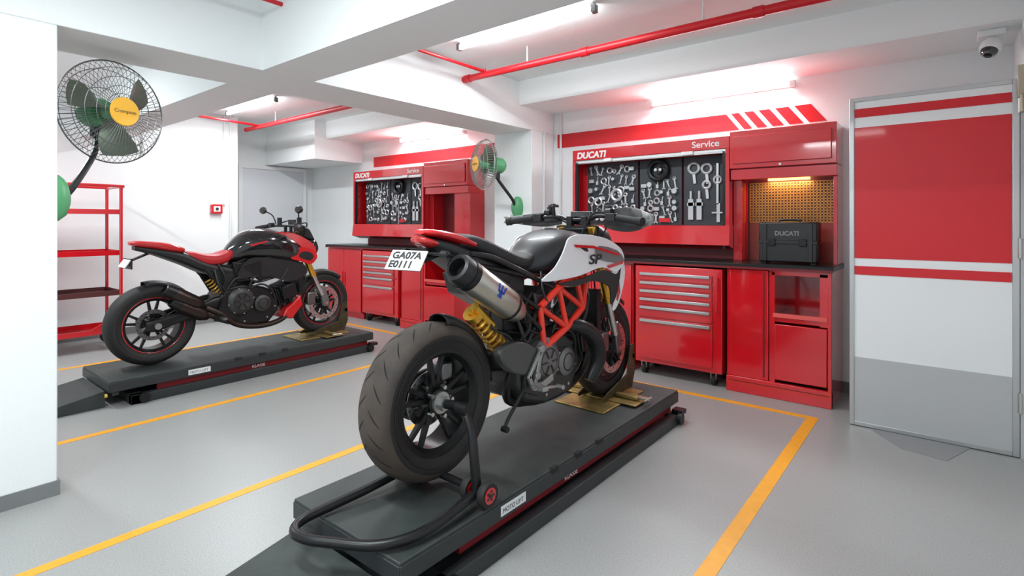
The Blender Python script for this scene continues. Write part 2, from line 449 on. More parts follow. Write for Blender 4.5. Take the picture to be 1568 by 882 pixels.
    v = [(tx0, YU + .12, Z0), (tx1, YU + .12, Z0), (tx1, YU - .02, Z0 + .04), (tx0, YU - .02, Z0 + .04), (tx0, YU, 1.27), (tx1, YU, 1.27), (tx1, YU + .18, 1.27), (tx0, YU + .18, 1.27), (tx1, YU + .18, Z0), (tx0, YU + .18, Z0)]
    O('lower_panel', (v, [(0,1,2,3),(3,2,5,4),(4,5,6,7),(7,6,8,9),(9,8,1,0),(0,3,4,7,9),(1,8,6,5,2)]), red_m, t, smooth=False)
    O('shutter_rail', g_box((tx0 + .03, YU + .01, 1.865), (tx1 - .035, YU + .05, 1.9)), alu_m, t, .002)
    O('rail_light', g_box((tx0 + .06, YU + .005, 1.876), (tx1 - .06, YU + .01, 1.888)), whitep_m, t)
    O('shutter_handles', [g_box((tx0 + .35, YU - .01, 1.87), (tx0 + .43, YU + .01, 1.9)), g_box((tx1 - .4, YU - .01, 1.87), (tx1 - .3, YU + .01, 1.9))], whitep_m, t, .003)
    bx = [(tx0 + .08, tx0 + .62), (tx0 + .64, tx0 + 1.04), (tx0 + 1.06, tx1 - .07)]
    for k, (m0, m1) in enumerate(bx):
        box('board_%d' % k, (m0, YB - .14, 1.275), (m1, YB - .1, 1.87), board_m, t)
    tg = tools_geo(bx[0][0] + .02, bx[0][1] - .02, 1.30, 1.84, YB - .14) + tools_geo(bx[1][0] + .02, bx[1][1] - .02, 1.30, 1.68, YB - .14)
    y = YB - .14
    m0, m1 = bx[2]; W = m1 - m0
    for i, xx in enumerate((m0 + W * .18, m0 + W * .38)):
        tg.append(g_box((xx - .022, y - .02, 1.32), (xx + .022, y, 1.50))); tg.append(g_box((xx - .032, y - .02, 1.44), (xx + .032, y, 1.47)))
        tg.append(g_cyl((xx, y - .01, 1.5), (xx, y - .01, 1.57), .013))
    for i, (xx, zz, RR) in enumerate(((m0 + W * .25, 1.77, .045), (m0 + W * .55, 1.76, .04), (m0 + W * .55, 1.62, .03))):
        tg.append(g_torus((xx, y - .01, zz), (0, 1, 0), RR, .013, 24, 8))
        tg.append(g_bar((xx, y - .01, zz - RR), (xx + .01, y - .01, zz - RR - .09), .024, .012, up=(0, 1, 0)))
    tg += [g_bar((m0 + W * .8, y - .01, 1.45), (m0 + W * .8, y - .01, 1.8), .018, .012, up=(0, 1, 0)), g_bar((m0 + W * .68, y - .01, 1.38), (m0 + W * .95, y - .01, 1.38), .03, .012),
           g_bar((m0 + W * .82, y - .01, 1.30), (m0 + W * .82, y - .01, 1.46), .028, .012, up=(0, 1, 0)), g_torus((m0 + W * .8, y - .01, 1.66), (0, 1, 0), .03, .010, 20, 8)]
    big = [g_torus((bx[0][0] + .33, y - .02, 1.56), (0, 1, 0), .05, .016, 24, 8), g_torus((bx[0][0] + .13, y - .02, 1.50), (0, 1, 0), .035, .012, 24, 8)]
    O('hand_tools', tg + big, tool_m, t)
    O('ring_tools', [g_torus((bx[1][0] + .19, y - .03, 1.77), (0, 1, 0), .085, .022, 28, 8), g_cyl((bx[1][0] + .19, y - .03, 1.77), (bx[1][0] + .19, y, 1.77), .035)], blkm_m, t)
    O('ring_cores', [g_cyl((bx[1][0] + .19 + s * .022, y - .036, 1.775), (bx[1][0] + .19 + s * .022, y - .03, 1.775), .014) for s in (-1, 1)], tool_m, t)
    O('red_tool', g_box((bx[1][0] + .2, y - .03, 1.30), (bx[1][0] + .3, y, 1.335)), red2_m, t)
    text('header_lettering', 'DUCATI', .082, (tx0 + .05, YU - .001, 1.918), (pi / 2, 0, 0), whitep_m, t, .001, .0035, .15, 1.05)
    text('header_label', 'Service', .075, (tx1 - .31, YU - .001, 1.925), (pi / 2, 0, 0), whitep_m, t, .001, .001, 0, 1.05)
    # overhead cabinet with niche
    o = top('overhead_cabinet')
    box('body', (tx1, YU, 1.73), (cx1, YB, 2.03), red_m, o, .004)
    box('flap', (tx1 + .03, YU - .015, 1.765), (cx1 - .03, YU, 1.985), red_m, o, .005)
    box('lower_drawer', (tx1, YU + .02, 1.64), (cx1, YB, 1.725), red_m, o, .004)
    box('shadow_gap', (tx1 + .01, YU + .03, 1.72), (cx1 - .01, YB, 1.735), dred_m, o)
    O('latch', g_cyl(((tx1 + cx1) / 2, YU - .005, 1.745), ((tx1 + cx1) / 2, YU, 1.745), .01), alu_m, o)
    box('column_left', (tx1, YU + .1, .985), (tx1 + .07, YB, 1.64), red_m, o, .003)
    box('column_right', (cx1 - (.03 if lit else .26), YU + .05, .985), (cx1, YB, 1.64), red_m, o, .003)
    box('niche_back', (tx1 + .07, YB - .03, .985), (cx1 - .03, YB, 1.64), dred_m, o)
    if lit:
        pg = []
        nx = 26; nz = 14; x0 = tx1 + .09; x1 = cx1 - .05; z0 = 1.3; z1 = 1.62
        for i in range(nx + 1): pg.append(g_box((x0 + (x1 - x0) * i / nx - .0035, YB - .047, z0), (x0 + (x1 - x0) * i / nx + .0035, YB - .040, z1)))
        for i in range(nz + 1): pg.append(g_box((x0, YB - .047, z0 + (z1 - z0) * i / nz - .0035), (x1, YB - .040, z0 + (z1 - z0) * i / nz + .0035)))
        O('perforated_panel', pg, amber_m, o, smooth=False)
        box('panel_backing', (x0, YB - .036, z0), (x1, YB - .03, z1), M('amber_back', (.20, .08, .03), .4), o)
        box('panel_low', (x0, YB - .045, .985), (x1, YB - .03, z0), M('brown_red', (.22, .03, .02), .35), o)
        O('under_lamp', g_box((tx1 + .25, YU + .16, 1.63), (cx1 - .2, YU + .175, 1.64)), led_m, o)
        l = bpy.data.lights.new('niche_lamp', 'AREA'); l.shape = 'RECTANGLE'; l.size = .3; l.size_y = .03; l.energy = 1.6; l.color = (1, .66, .34)
        lo = bpy.data.objects.new('niche_lamp', l); lo.parent = o; sc.collection.objects.link(lo); lo.location = ((tx1 + cx1) / 2, YU + .165, 1.625)
        lo.rotation_euler = (math.radians(20), 0, 0)
    return w

bench(-2.95, -2.13, -2.87, -1.37, -.62, (-2.09, -1.36))
bench(-6.85, -6.05, -6.52, -5.05, -4.3, (-6.0, -5.27), lit=False)

k = top('tool_case', (-.93, 4.42, .985))
box('shell_low', (-.2, 0, .012), (.2, .16, .16), blk_m, k, .012)
box('shell_top', (-.2, 0, .165), (.2, .16, .315), blk_m, k, .012)
O('ribs', [g_box((x, -.008, .02), (x + .03, 0, .30)) for x in (-.17, .14)] + [g_box((-.2, -.006, .15), (.2, 0, .175))] + [g_box((s * .17 - .02, 0.02, 0), (s * .17 + .02, .14, .014)) for s in (-1, 1)], blk_m, k, .003)
O('latches', [g_box((x, -.014, .135), (x + .05, -.006, .19)) for x in (-.13, .08)], blkm_m, k, .003)
O('handle', g_tube([(-.07, .08, .31), (-.065, .08, .328), (0, .08, .333), (.065, .08, .328), (.07, .08, .31)], .009), blk_m, k)
text('case_lettering', 'DUCATI', .045, (-.085, -.002, .215), (pi / 2, 0, 0), M('case_grey', (.20, .20, .20), .5), k, .001, .0015)

# ------------------------------------------------------------------ red shelf trolley
s = top('shelf_trolley')
sx0, sx1, sy0, sy1 = -7.1, -6.62, .85, 1.78
posts = [(sx0, sy0), (sx1, sy0), (sx0, sy1), (sx1, sy1)]
O('posts', [g_cyl((x, y, .12), (x, y, 1.66), .016, seg=12) for x, y in posts] +
  [g_tube([(x, sy0, 1.62), (x, sy0, 1.66), (x, sy0 + .05, 1.67), (x, sy1 - .05, 1.67), (x, sy1, 1.66), (x, sy1, 1.62)], .014) for x in (sx0, sx1)] +
  [g_cyl((sx0, y, 1.66), (sx1, y, 1.66), .012) for y in (sy0, sy1)], red_m, s)
for i, z in enumerate((.17, .55, .96, 1.38)):
    O('shelf_%d' % i, [g_box((sx0 + .01, sy0 + .01, z), (sx1 - .01, sy1 - .01, z + .012)), g_box((sx0, sy0, z), (sx0 + .012, sy1, z + .05)),
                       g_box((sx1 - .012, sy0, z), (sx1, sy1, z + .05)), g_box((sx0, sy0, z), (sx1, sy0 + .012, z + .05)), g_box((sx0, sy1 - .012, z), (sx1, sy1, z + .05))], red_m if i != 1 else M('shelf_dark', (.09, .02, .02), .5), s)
O('skirt', [g_plate([(sy1 - .25, .22), (sy1 - .02, .22), (sy1 - .02, .36)], sx1 - .01, sx1 + .004)], red_m, s)
O('casters', [g_cyl((x - .02, y, .06), (x + .02, y, .06), .06) for x, y in posts], rub_m, s)
O('caster_forks', [g_box((x - .027, y - .03, .06), (x + .027, y + .03, .125)) for x, y in posts], dsteel_m, s)

# ------------------------------------------------------------------ wall fans
def fan(loc, facing, base_pt, base_n, R=.27, wire=None):
    e = top('wall_fan')
    wire = wire or wire_m
    f = Vector(facing).normalized(); m = f.to_track_quat('Z', 'Y').to_matrix().to_4x4(); m.translation = Vector(loc)
    w = []
    nr = 60
    for i in range(nr):
        a = 2 * pi * i / nr; ca, sa = math.cos(a), math.sin(a)
        w.append(xf(g_tube([(ca * r, sa * r, z) for r, z in ((.055, .095), (R * .5, .09), (R * .85, .06), (R, .0))], .0016, 4, 3), m))
        w.append(xf(g_tube([(ca * r, sa * r, z) for r, z in ((R, 0), (R * .85, -.05), (R * .5, -.085), (.07, -.09))], .0013, 4, 2), m))
    for r, z, t in ((R, 0, .004), (R * .86, .058, .002), (R * .68, .08, .002), (R * .5, .09, .0018), (R * .35, .093, .0018), (R * .85, -.05, .002), (R * .5, -.085, .002)):
        w.append(xf(g_torus((0, 0, z), (0, 0, 1), r, t, 48, 5), m))
    O('cage', w, wire, e)
    O('badge', xf(g_rev([(.0, .001), (.0, .074), (-.006, .078), (-.014, .070)], (0, 0, .104), (0, 0, 1), 40), m), orange_m, e)
    fz = f; fx = Vector((0, 0, 1)).cross(fz).normalized(); fy = fz.cross(fx)
    mm = Matrix((fx, fy, fz)).transposed().to_4x4(); mm.translation = Vector(loc)
    t = text('badge_lettering', 'Crompton', .027, (0, 0, 0), (0, 0, 0), black_ink, e, .0005)
    t.matrix_local = mm @ Matrix.Translation((-.058, -.008, .1045))
    bl = []
    for i in range(3):
        a0 = i * 2 * pi / 3 + .5; v = []; F = []
        n = 7; c = 5
        for j in range(n):
            r = .045 + (R * .86 - .045) * j / (n - 1)
            wd = .50 + .28 * math.sin(pi * min(1, j / (n - 1) * .9))
            for q in range(c):
                aa = a0 + (q / (c - 1) - .5) * wd * 1.1 + .25 * j / (n - 1)
                z = .045 * (q / (c - 1) - .5) * 2 * (1 - .3 * j / n)
                v.append((math.cos(aa) * r, math.sin(aa) * r, z))
        for j in range(n - 1):
            for q in range(c - 1): F.append((j * c + q, j * c + q + 1, (j + 1) * c + q + 1, (j + 1) * c + q))
        v2 = v + [(x, y, z - .003) for x, y, z in v]; o = n * c
        F2 = F + [tuple(reversed([k + o for k in q])) for q in F]
        bl.append(xf((v2, F2), m))
    O('blades', bl, bladeg_m, e)
    O('hub', xf(g_rev([(.06, .001), (.06, .03), (.045, .042), (-.03, .045), (-.03, .001)], (0, 0, 0), (0, 0, 1)), m), green_m, e)
    O('motor', xf(g_rev([(-.06, .001), (-.07, .07), (-.10, .082), (-.19, .076), (-.22, .05), (-.23, .001)], (0, 0, 0), (0, 0, 1), 32), m), green_m, e)
    mp = m @ Vector((0, 0, -.14)); bp = Vector(base_pt); bn = Vector(base_n).normalized()
    o1 = bp + bn * .1
    O('arm', g_tube([tuple(bp + bn * .05), tuple(o1 + Vector((0, 0, .08))), tuple((o1 + mp) / 2 + Vector((0, 0, .0)) + bn * .03), tuple(mp + Vector((0, 0, -.12))), tuple(mp + Vector((0, 0, -.03)))], .016), blk_m, e)
    O('pivot', g_cyl(mp + Vector((0, 0, -.13)), mp + Vector((0, 0, -.05)), .030), blk_m, e)
    prof = [(0, .085), (.03, .085), (.06, .065), (.075, .03), (.078, .001)]
    g = g_rev(prof, (0, 0, 0), bn, 28)
    sc_m = Matrix.Translation(bp) @ Matrix.Diagonal((.75, 1, 1.35, 1))
    O('bracket', xf(g, sc_m), green_m, e)
    return e
fan((-3.58, .925, 1.905), (1.06, .34, -.04), (-3.44, .634, 1.42), (0, 1, 0), .278)
fan((-3.57, 3.98, 1.87), (-.42, -.9, .02), (-3.47, 4.4, 1.45), (0, -1, 0), .25, M('fan_wire_light', (.40, .42, .41), .4, .6))

# ------------------------------------------------------------------ motorcycle lifts (with front wheel chock)
def chock(e, xc, yc, ZT):
    def T(g): return xf(g, Matrix.Translation((xc, yc, ZT)))
    O('chock_plate', [T(g_box((-.17, -.30, 0), (.17, .22, .010))), T(g_box((-.27, -.10, .010), (.27, .10, .018)))], brass_m, e, .003)
    for s in (-1, 1):
        O('chock_cheek_%d' % s, T(g_plate([(-.16, .018), (.22, .018), (.26, .12), (.25, .30), (.20, .30), (.15, .12), (-.10, .06), (-.16, .04)], s * .082, s * .090)), cheek_m, e, .002)
        O('chock_arm_%d' % s, T(g_bar((s * .092, .0, .03), (s * .24, 0, .03), .04, .02)), brass_m, e, .003)
    O('chock_screw', [T(g_cyl((.23, 0, .035), (.31, 0, .035), .009)), T(g_cyl((.30, -.05, .035), (.30, .05, .035), .006))], steel_m, e)
    O('chock_stop', T(g_bar((-.09, .24, .22), (.09, .24, .22), .03, .03)), cheek_m, e)

def lift(x0, x1, y0, y1, ZT, yc):
    e = top('motorcycle_lift')
    box('deck', (x0, y0, ZT - .035), (x1, y1, ZT), deck_m, e, .004)
    O('deck_lip', [g_box((x1 - .012, y0, ZT - .075), (x1 + .004, y1, ZT - .012)), g_box((x0 - .004, y0, ZT - .075), (x0 + .012, y1, ZT - .012)),
                   g_box((x0, y1 - .012, ZT - .075), (x1, y1 + .004, ZT - .012)), g_box((x0, y0 - .004, ZT - .075), (x1, y0 + .012, ZT - .012))], deck2_m, e, .002)
    rz = ZT - .125
    O('red_rail', [g_box((x1 - .05, y0 + .3, rz), (x1 - .028, y1 - .05, rz + .05)), g_box((x0 + .028, y0 + .3, rz), (x0 + .05, y1 - .05, rz + .05))], M('rail_red', (.20, .008, .012), .4), e)
    O('scissor_arms', [g_bar((x, y0 + .35, .06), (x, y1 - .3, ZT - .07), .015, .05, up=(1, 0, 0)) for x in (x1 - .08, x0 + .08)] +
      [g_bar((x, y0 + .35, ZT - .08), (x, y1 - .3, .06), .015, .05, up=(1, 0, 0)) for x in (x1 - .11, x0 + .11)], dsteel_m, e)
    O('base_frame', [g_box((x1 - .02, y0 + .12, 0), (x1 + .03, y1 - .02, .065)), g_box((x0 - .03, y0 + .12, 0), (x0 + .02, y1 - .02, .065)),
                     g_box((x0 - .03, y1 - .08, 0), (x1 + .03, y1 - .02, .065)), g_box((x0 - .03, y0 + .12, 0), (x1 + .03, y0 + .2, .065)),
                     g_box((x0 + .02, y0 + .2, .03), (x1 - .02, y1 - .08, .05))], deck2_m, e, .003)
    O('rollers', [g_cyl((x1 + .03, y, .04), (x1 + .055, y, .04), .035) for y in (y1 - .06, y0 + .2)] + [g_box((x1 - .02, y1 - .05, .06), (x1 + .05, y1 + .02, .085))], blkm_m, e)
    O('edge_stops', [g_box((x1 - .01, y, ZT - .02), (x1 + .009, y + .05, ZT + .003)) for y in (y0 + .85, y0 + 1.05, y0 + 1.25)], rub_m, e)
    O('labels', [g_box((x1 + .004, y0 + .5, ZT - .062), (x1 + .0055, y0 + .66, ZT - .022))], plate_m, e)
    text('label_lettering', 'MOTO LIFT', .026, (x1 + .006, y0 + .51, ZT - .052), (pi / 2, 0, pi / 2), black_ink, e, .0003)
    text('rail_lettering', 'KLASSE', .035, (x1 - .026, y0 + 1.0, rz + .01), (pi / 2, 0, pi / 2), whitep_m, e, .001)
    xa, xb = x0 + .06, x1 - .06
    v = [(xa, y0 - .6, 0), (xb, y0 - .6, 0), (xb, y0 - .01, .0), (xa, y0 - .01, .0), (xa, y0 - .6, .012), (xb, y0 - .6, .012), (xb, y0 - .01, .115), (xa, y0 - .01, .115)]
    O('ramp', (v, [(3,2,1,0),(4,5,6,7),(0,1,5,4),(1,2,6,5),(2,3,7,6),(3,0,4,7)]), deck_m, e, .003)
    O('hinge_caps', [g_cyl((x, y0 - .004, .085), (x, y0 - .016, .085), .013) for x in (xb + .02, xa - .02)], M('cap_yellow', (.8, .6, .1), .4), e)
    O('cross_member', g_box((x0 + .02, y0 + .02, .08), (x1 - .02, y0 + .06, ZT - .035)), deck2_m, e)
    chock(e, (x0 + x1) / 2, yc, ZT)
    return e
L1 = lift(-2.02, -1.37, 1.12, 3.42, .20, 3.02)
L2 = lift(-5.19, -4.53, 1.15, 3.36, .185, 2.97)

# ------------------------------------------------------------------ motorcycles
def wheel(parent, y, z, R, W, tag, tire_m, rim_m=blkm_m, grooves=True, n=5, rr=.216):
    hw = W / 2
    prof = [(-hw * .80, rr - .004), (-hw * .93, rr + (R - rr) * .25), (-hw, rr + (R - rr) * .50), (-hw * .93, rr + (R - rr) * .70), (-hw * .72, R - (R - rr) * .13), (-hw * .42, R - (R - rr) * .035), (0, R)]
    prof = prof + [(-a, b) for a, b in reversed(prof[:-1])]
    P = [(q.x, q.y) for q in cr([Vector((a, b, 0)) for a, b in prof], 3)]
    lim = rr + (R - rr) * .60
    O(tag + '_tire', g_rev(P, (0, y, z), (1, 0, 0), 72), [tire_m, rubs_m], parent, matfn=lambda c, n_: 1 if math.hypot(c.y - y, c.z - z) < lim else 0)
    O(tag + '_tire_ribs', [g_torus((s * hw * .985, y, z), (1, 0, 0), rr + (R - rr) * .35, .0018, 64, 5) for s in (-1, 1)], rubs_m, parent)
    if grooves:
        gr = []
        def prr(x):
            for (a, b), (c, d_) in zip(P, P[1:]):
                if a <= x <= c and c > a: return b + (d_ - b) * (x - a) / (c - a)
            return R
        ng = 22
        for i in range(ng):
            for s in (-1, 1):
                a0 = 2 * pi * (i + (.5 if s > 0 else 0)) / ng; v = []; m = 8
                for k in range(m + 1):
                    x = s * hw * (.12 + .62 * k / m); a = a0 + .20 * k / m
                    r = prr(x) + .0008; wd = .012 * math.sin(pi * (k + .6) / (m + 1.2)) + .001
                    for q in (-1, 1):
                        aa = a + q * wd
                        v.append((x, y + math.cos(aa) * r, z + math.sin(aa) * r))
                gr.append((v, [(2 * k, 2 * k + 1, 2 * k + 3, 2 * k + 2) for k in range(m)]))
        O(tag + '_tread', gr, M('groove_dark', (.010, .008, .007), 1.0), parent)
    O(tag + '_rim', g_rev([(-hw * .78, rr + .003), (-hw * .84, rr + .003), (-hw * .84, rr - .012), (-hw * .6, rr - .03), (hw * .6, rr - .03), (hw * .84, rr - .012), (hw * .84, rr + .003), (hw * .78, rr + .003)], (0, y, z), (1, 0, 0), 60), rim_m, parent)
    O(tag + '_hub', [g_cyl((-hw * .7, y, z), (hw * .6, y, z), .045, seg=28), g_cyl((hw * .6, y, z), (hw * .68, y, z), .055, seg=28)], rim_m, parent, .003)
    sp = []
    for i in range(n):
        a = 2 * pi * i / n + .3
        for s in (-1, 1):
            b = a + s * .19
            p0 = Vector((hw * .25, y + math.cos(a + s * .10) * .04, z + math.sin(a + s * .1) * .04)); p1 = Vector((hw * .38, y + math.cos(b) * (rr - .018), z + math.sin(b) * (rr - .018)))
            sp.append(g_bar(p0, p1, .024, .028, up=(1, 0, 0), w2=.017, t2=.020))
    O(tag + '_spokes', sp, rim_m, parent, .003)
def disc(parent, x, y, z, r, tag, m=None):
    O(tag, g_rev([(-.0025, r), (.0025, r), (.0025, r * .74), (-.0025, r * .74)], (x, y, z), (1, 0, 0), 48, True), m or steel_m, parent)
    O(tag + '_carrier', [g_bar((x, y + math.cos(a) * .04, z + math.sin(a) * .04), (x, y + math.cos(a + .15) * r * .78, z + math.sin(a + .15) * r * .78), .008, .016, up=(1, 0, 0)) for a in [k * pi / 3 for k in range(6)]], blkm_m, parent)
    hs = []
    for k in range(24):
        a = k * pi / 12; rk = r * (.82 + .1 * (k % 2))
        hs.append(g_cyl((x + .0026, y + math.cos(a) * rk, z + math.sin(a) * rk), (x + .003, y + math.cos(a) * rk, z + math.sin(a) * rk), .005, seg=8))
    O(tag + '_holes', hs, black_ink, parent)

def rotx(g, a, c):
    m = Matrix.Translation(c) @ Matrix.Rotation(a, 4, 'X') @ Matrix.Translation(-Vector(c)); return xf(g, m)

def engine(parent, dy=0, dz=0, case=None, cov=None):
    case = case or engine_m; cov = cov or cover_m
    Y = lambda v: v + dy
    Zz = lambda v: v + dz
    O('crankcase', g_plate([(Y(.44), Zz(.30)), (Y(.50), Zz(.22)), (Y(.66), Zz(.17)), (Y(.88), Zz(.18)), (Y(.97), Zz(.28)), (Y(.96), Zz(.42)), (Y(.84), Zz(.50)), (Y(.64), Zz(.54)), (Y(.50), Zz(.52)), (Y(.44), Zz(.42))], -.14, .13), case, parent, .018)
    O('clutch_cover', [g_rev([(0, .118), (.03, .115), (.045, .10), (.05, .08), (.054, .076), (.056, .001)], (.13, Y(.62), Zz(.40)), (1, 0, 0), 40),
                       g_rev([(0, .075), (.03, .072), (.04, .055), (.042, .001)], (.13, Y(.81), Zz(.36)), (1, 0, 0), 32)], cov, parent)
    O('cover_ribs', [g_torus((.183, Y(.62), Zz(.40)), (1, 0, 0), .066, .004, 32, 6), g_torus((.172, Y(.81), Zz(.36)), (1, 0, 0), .045, .0035, 28, 6)] +
      [g_bar((.187, Y(.62) + math.cos(a) * .02, Zz(.40) + math.sin(a) * .02), (.187, Y(.62) + math.cos(a) * .062, Zz(.40) + math.sin(a) * .062), .006, .007, up=(1, 0, 0)) for a in [k * pi / 3 for k in range(6)]], case, parent)
    O('cover_bolts', [g_cyl((.16, Y(.62) + math.cos(a) * .108, Zz(.40) + math.sin(a) * .108), (.172, Y(.62) + math.cos(a) * .108, Zz(.40) + math.sin(a) * .108), .007, seg=8) for a in [k * pi / 4 + .2 for k in range(8)]] +
      [g_cyl((.13, Y(yy), Zz(zz)), (.138, Y(yy), Zz(zz)), .008, seg=8) for yy, zz in ((.50, .27), (.66, .22), (.86, .23), (.93, .32), (.90, .44), (.52, .48))], steel_m, parent)
    O('side_case', g_plate([(Y(.46), Zz(.28)), (Y(.56), Zz(.24)), (Y(.60), Zz(.29)), (Y(.55), Zz(.36)), (Y(.56), Zz(.48)), (Y(.50), Zz(.50)), (Y(.46), Zz(.42))], .13, .155), case, parent, .006)
    g = []
    for k in range(6):
        w = .085 if k % 2 else .098
        g.append(rotx(g_box((-.10 if k % 2 else -.115, Y(.68) - w, Zz(.50) + k * .028), (.095 if k % 2 else .11, Y(.68) + w, Zz(.50) + k * .028 + .018)), math.radians(22), (0, Y(.68), Zz(.5))))
    g.append(rotx(g_box((-.085, Y(.68) - .075, Zz(.50)), (.08, Y(.68) + .075, Zz(.66))), math.radians(22), (0, Y(.68), Zz(.5))))
    g.append(rotx(g_box((-.11, Y(.68) - .09, Zz(.66)), (.105, Y(.68) + .09, Zz(.745))), math.radians(22), (0, Y(.68), Zz(.5))))
    O('rear_cylinder', g, case, parent, .006)
    g = []
    for k in range(6):
        w = .08 if k % 2 else .094
        g.append(rotx(g_box((-.10 if k % 2 else -.115, Y(.92) + k * .026, Zz(.36) - w), (.095 if k % 2 else .11, Y(.92) + k * .026 + .016, Zz(.36) + w)), math.radians(18), (0, Y(.92), Zz(.36))))
    g.append(rotx(g_box((-.085, Y(.92), Zz(.29)), (.08, Y(1.07), Zz(.43))), math.radians(18), (0, Y(.92), Zz(.36))))
    g.append(rotx(g_box((-.11, Y(1.07), Zz(.27)), (.105, Y(1.15), Zz(.45))), math.radians(18), (0, Y(.92), Zz(.36))))
    O('front_cylinder', g, case, parent, .006)
    O('belt_cover', [g_plate([(Y(.60), Zz(.56)), (Y(.70), Zz(.56)), (Y(.68), Zz(.72)), (Y(.56), Zz(.74))], .112, .135), g_plate([(Y(1.02), Zz(.36)), (Y(1.16), Zz(.40)), (Y(1.13), Zz(.52)), (Y(1.0), Zz(.48))], .112, .135)], case, parent, .01)
    O('throttle_body', [g_cyl((0, Y(.80), Zz(.60)), (0, Y(.86), Zz(.76)), .045), g_cyl((.05, Y(.85), Zz(.58)), (.06, Y(.95), Zz(.68)), .03)], blk_m, parent)
    O('hoses', [g_tube([(.12, Y(.52), Zz(.5)), (.14, Y(.60), Zz(.60)), (.12, Y(.78), Zz(.55)), (.13, Y(.95), Zz(.58)), (.1, Y(1.08), Zz(.55))], .011),
                g_tube([(.10, Y(.9), Zz(.50)), (.15, Y(.98), Zz(.55)), (.14, Y(1.05), Zz(.66)), (.1, Y(1.1), Zz(.7))], .013),
                g_tube([(.13, Y(.5), Zz(.45)), (.16, Y(.44), Zz(.55)), (.12, Y(.42), Zz(.68))], .008), g_tube([(.12, Y(.72), Zz(.5)), (.16, Y(.8), Zz(.53)), (.15, Y(.9), Zz(.46)), (.1, Y(.96), Zz(.30))], .009),
                g_tube([(.12, Y(.48), Zz(.52)), (.15, Y(.50), Zz(.60)), (.13, Y(.46), Zz(.70)), (.08, Y(.44), Zz(.78))], .010),
                g_tube([(.14, Y(.70), Zz(.52)), (.15, Y(.74), Zz(.60)), (.12, Y(.86), Zz(.64)), (.10, Y(.95), Zz(.72))], .008)], blk_m, parent)

def spring(p0, p1, R, r, turns):
    p0 = Vector(p0); p1 = Vector(p1); a, b = frame_for(p1 - p0); N = turns * 12; P = []
    for i in range(N + 1):
        t = i / N; th = 2 * pi * turns * t
        P.append(p0 + (p1 - p0) * t + (a * math.cos(th) + b * math.sin(th)) * R)
    return g_tube(P, r, 6, smooth=False)

def forks(parent, yt, zt, ya, za, W=.105, low=blkm_m):
    T = Vector((0, yt, zt)); A = Vector((0, ya - .015, za + .03)); D = (A - T)
    g = []; ch = []; lw = []
    for s in (-1, 1):
        X = Vector((s * W, 0, 0))
        g.append(g_cyl(T + X, T + D * .62 + X, .028, seg=20)); g.append(g_cyl(T + D * .58 + X, T + D * .63 + X, .031, seg=20))
        ch.append(g_cyl(T + D * .62 + X, T + D * .92 + X, .022, seg=16))
        lw.append(g_plate([(ya - .05, za + .16), (ya - .02, za + .17), (ya + .03, za + .03), (ya + .03, za - .03), (ya - .03, za - .03), (ya - .05, za + .05)], s * W - .018, s * W + .018))
    O('fork_tubes', g, gold_m, parent); O('fork_sliders', ch, steel_m, parent); O('fork_feet', lw, low, parent, .006)
    O('front_axle', g_cyl((-W - .02, ya, za), (W + .02, ya, za), .014), steel_m, parent)
    O('triple_clamps', [g_bar(T + D * .04 + Vector((-W - .035, 0, 0)), T + D * .04 + Vector((W + .035, 0, 0)), .035, .07), g_bar(T + D * .27 + Vector((-W - .035, 0, 0)), T + D * .27 + Vector((W + .035, 0, 0)), .04, .07)], blkm_m, parent, .008)
    for s in (-1, 1):
        disc(parent, s * (W - .032), ya, za, .16, 'front_disc_%s' % ('r' if s > 0 else 'l'))
        O('caliper_%d' % s, g_box((s * (W - .03) - .03, ya - .19, za + .0), (s * (W - .03) + .03, ya - .105, za + .12)), blkm_m if low == blkm_m else dsteel_m, parent, .012)

def hugger(parent, y, z, r, a0, a1, w, mat, name='rear_hugger'):
    v = []; n = 18; prof = [(-w, -.03), (-w * .9, -.004), (-w * .5, .008), (0, .012), (w * .5, .008), (w * .9, -.004), (w, -.03)]
    for i in range(n + 1):
        a = a0 + (a1 - a0) * i / n
        for x, dr in prof: v.append((x, y + math.cos(a) * (r + dr), z + math.sin(a) * (r + dr)))
    m = len(prof); f = [(i * m + k, i * m + k + 1, (i + 1) * m + k + 1, (i + 1) * m + k) for i in range(n) for k in range(m - 1)]
    ob = O(name, (v, f), mat, parent); md = ob.modifiers.new('thick', 'SOLIDIFY'); md.thickness = .004; md.offset = 1

# ----- near bike: tall supermoto, white/red/black with orange-red trellis
B = top('motorcycle', (-1.70, 1.55, .214))
wheel(B, 0, .338, .325, .180, 'rear', rubd_m)
wheel(B, 1.47, .305, .300, .12, 'front', rub_m)
disc(B, -.01, 0, .338, .115, 'rear_disc', dsteel_m)
O('rear_caliper', g_box((-.04, .05, .40), (.02, .12, .48)), dsteel_m, B, .01)
O('rear_hub_nut', [g_cyl((.062, 0, .338), (.10, 0, .338), .030, seg=6), g_cyl((.06, 0, .338), (.075, 0, .338), .045)], silver_m, B)
O('hub_pins', [g_cyl((.05, math.cos(a) * .062, .338 + math.sin(a) * .062), (.075, math.cos(a) * .062, .338 + math.sin(a) * .062), .009, seg=10) for a in [k * pi / 2.5 for k in range(5)]], steel_m, B)
O('swingarm', [g_loft([(-.07, .338, .03, .05, .05, -.125), (.0, .338, .035, .07, .07, -.13), (.12, .36, .035, .06, .06, -.135), (.30, .40, .05, .06, .05, -.12), (.42, .42, .12, .06, .05, -.03), (.52, .41, .14, .05, .05, 0)], 3)], blkm_m, B)
hugger(B, 0, .338, .343, math.radians(2), math.radians(82), .055, blk_m)
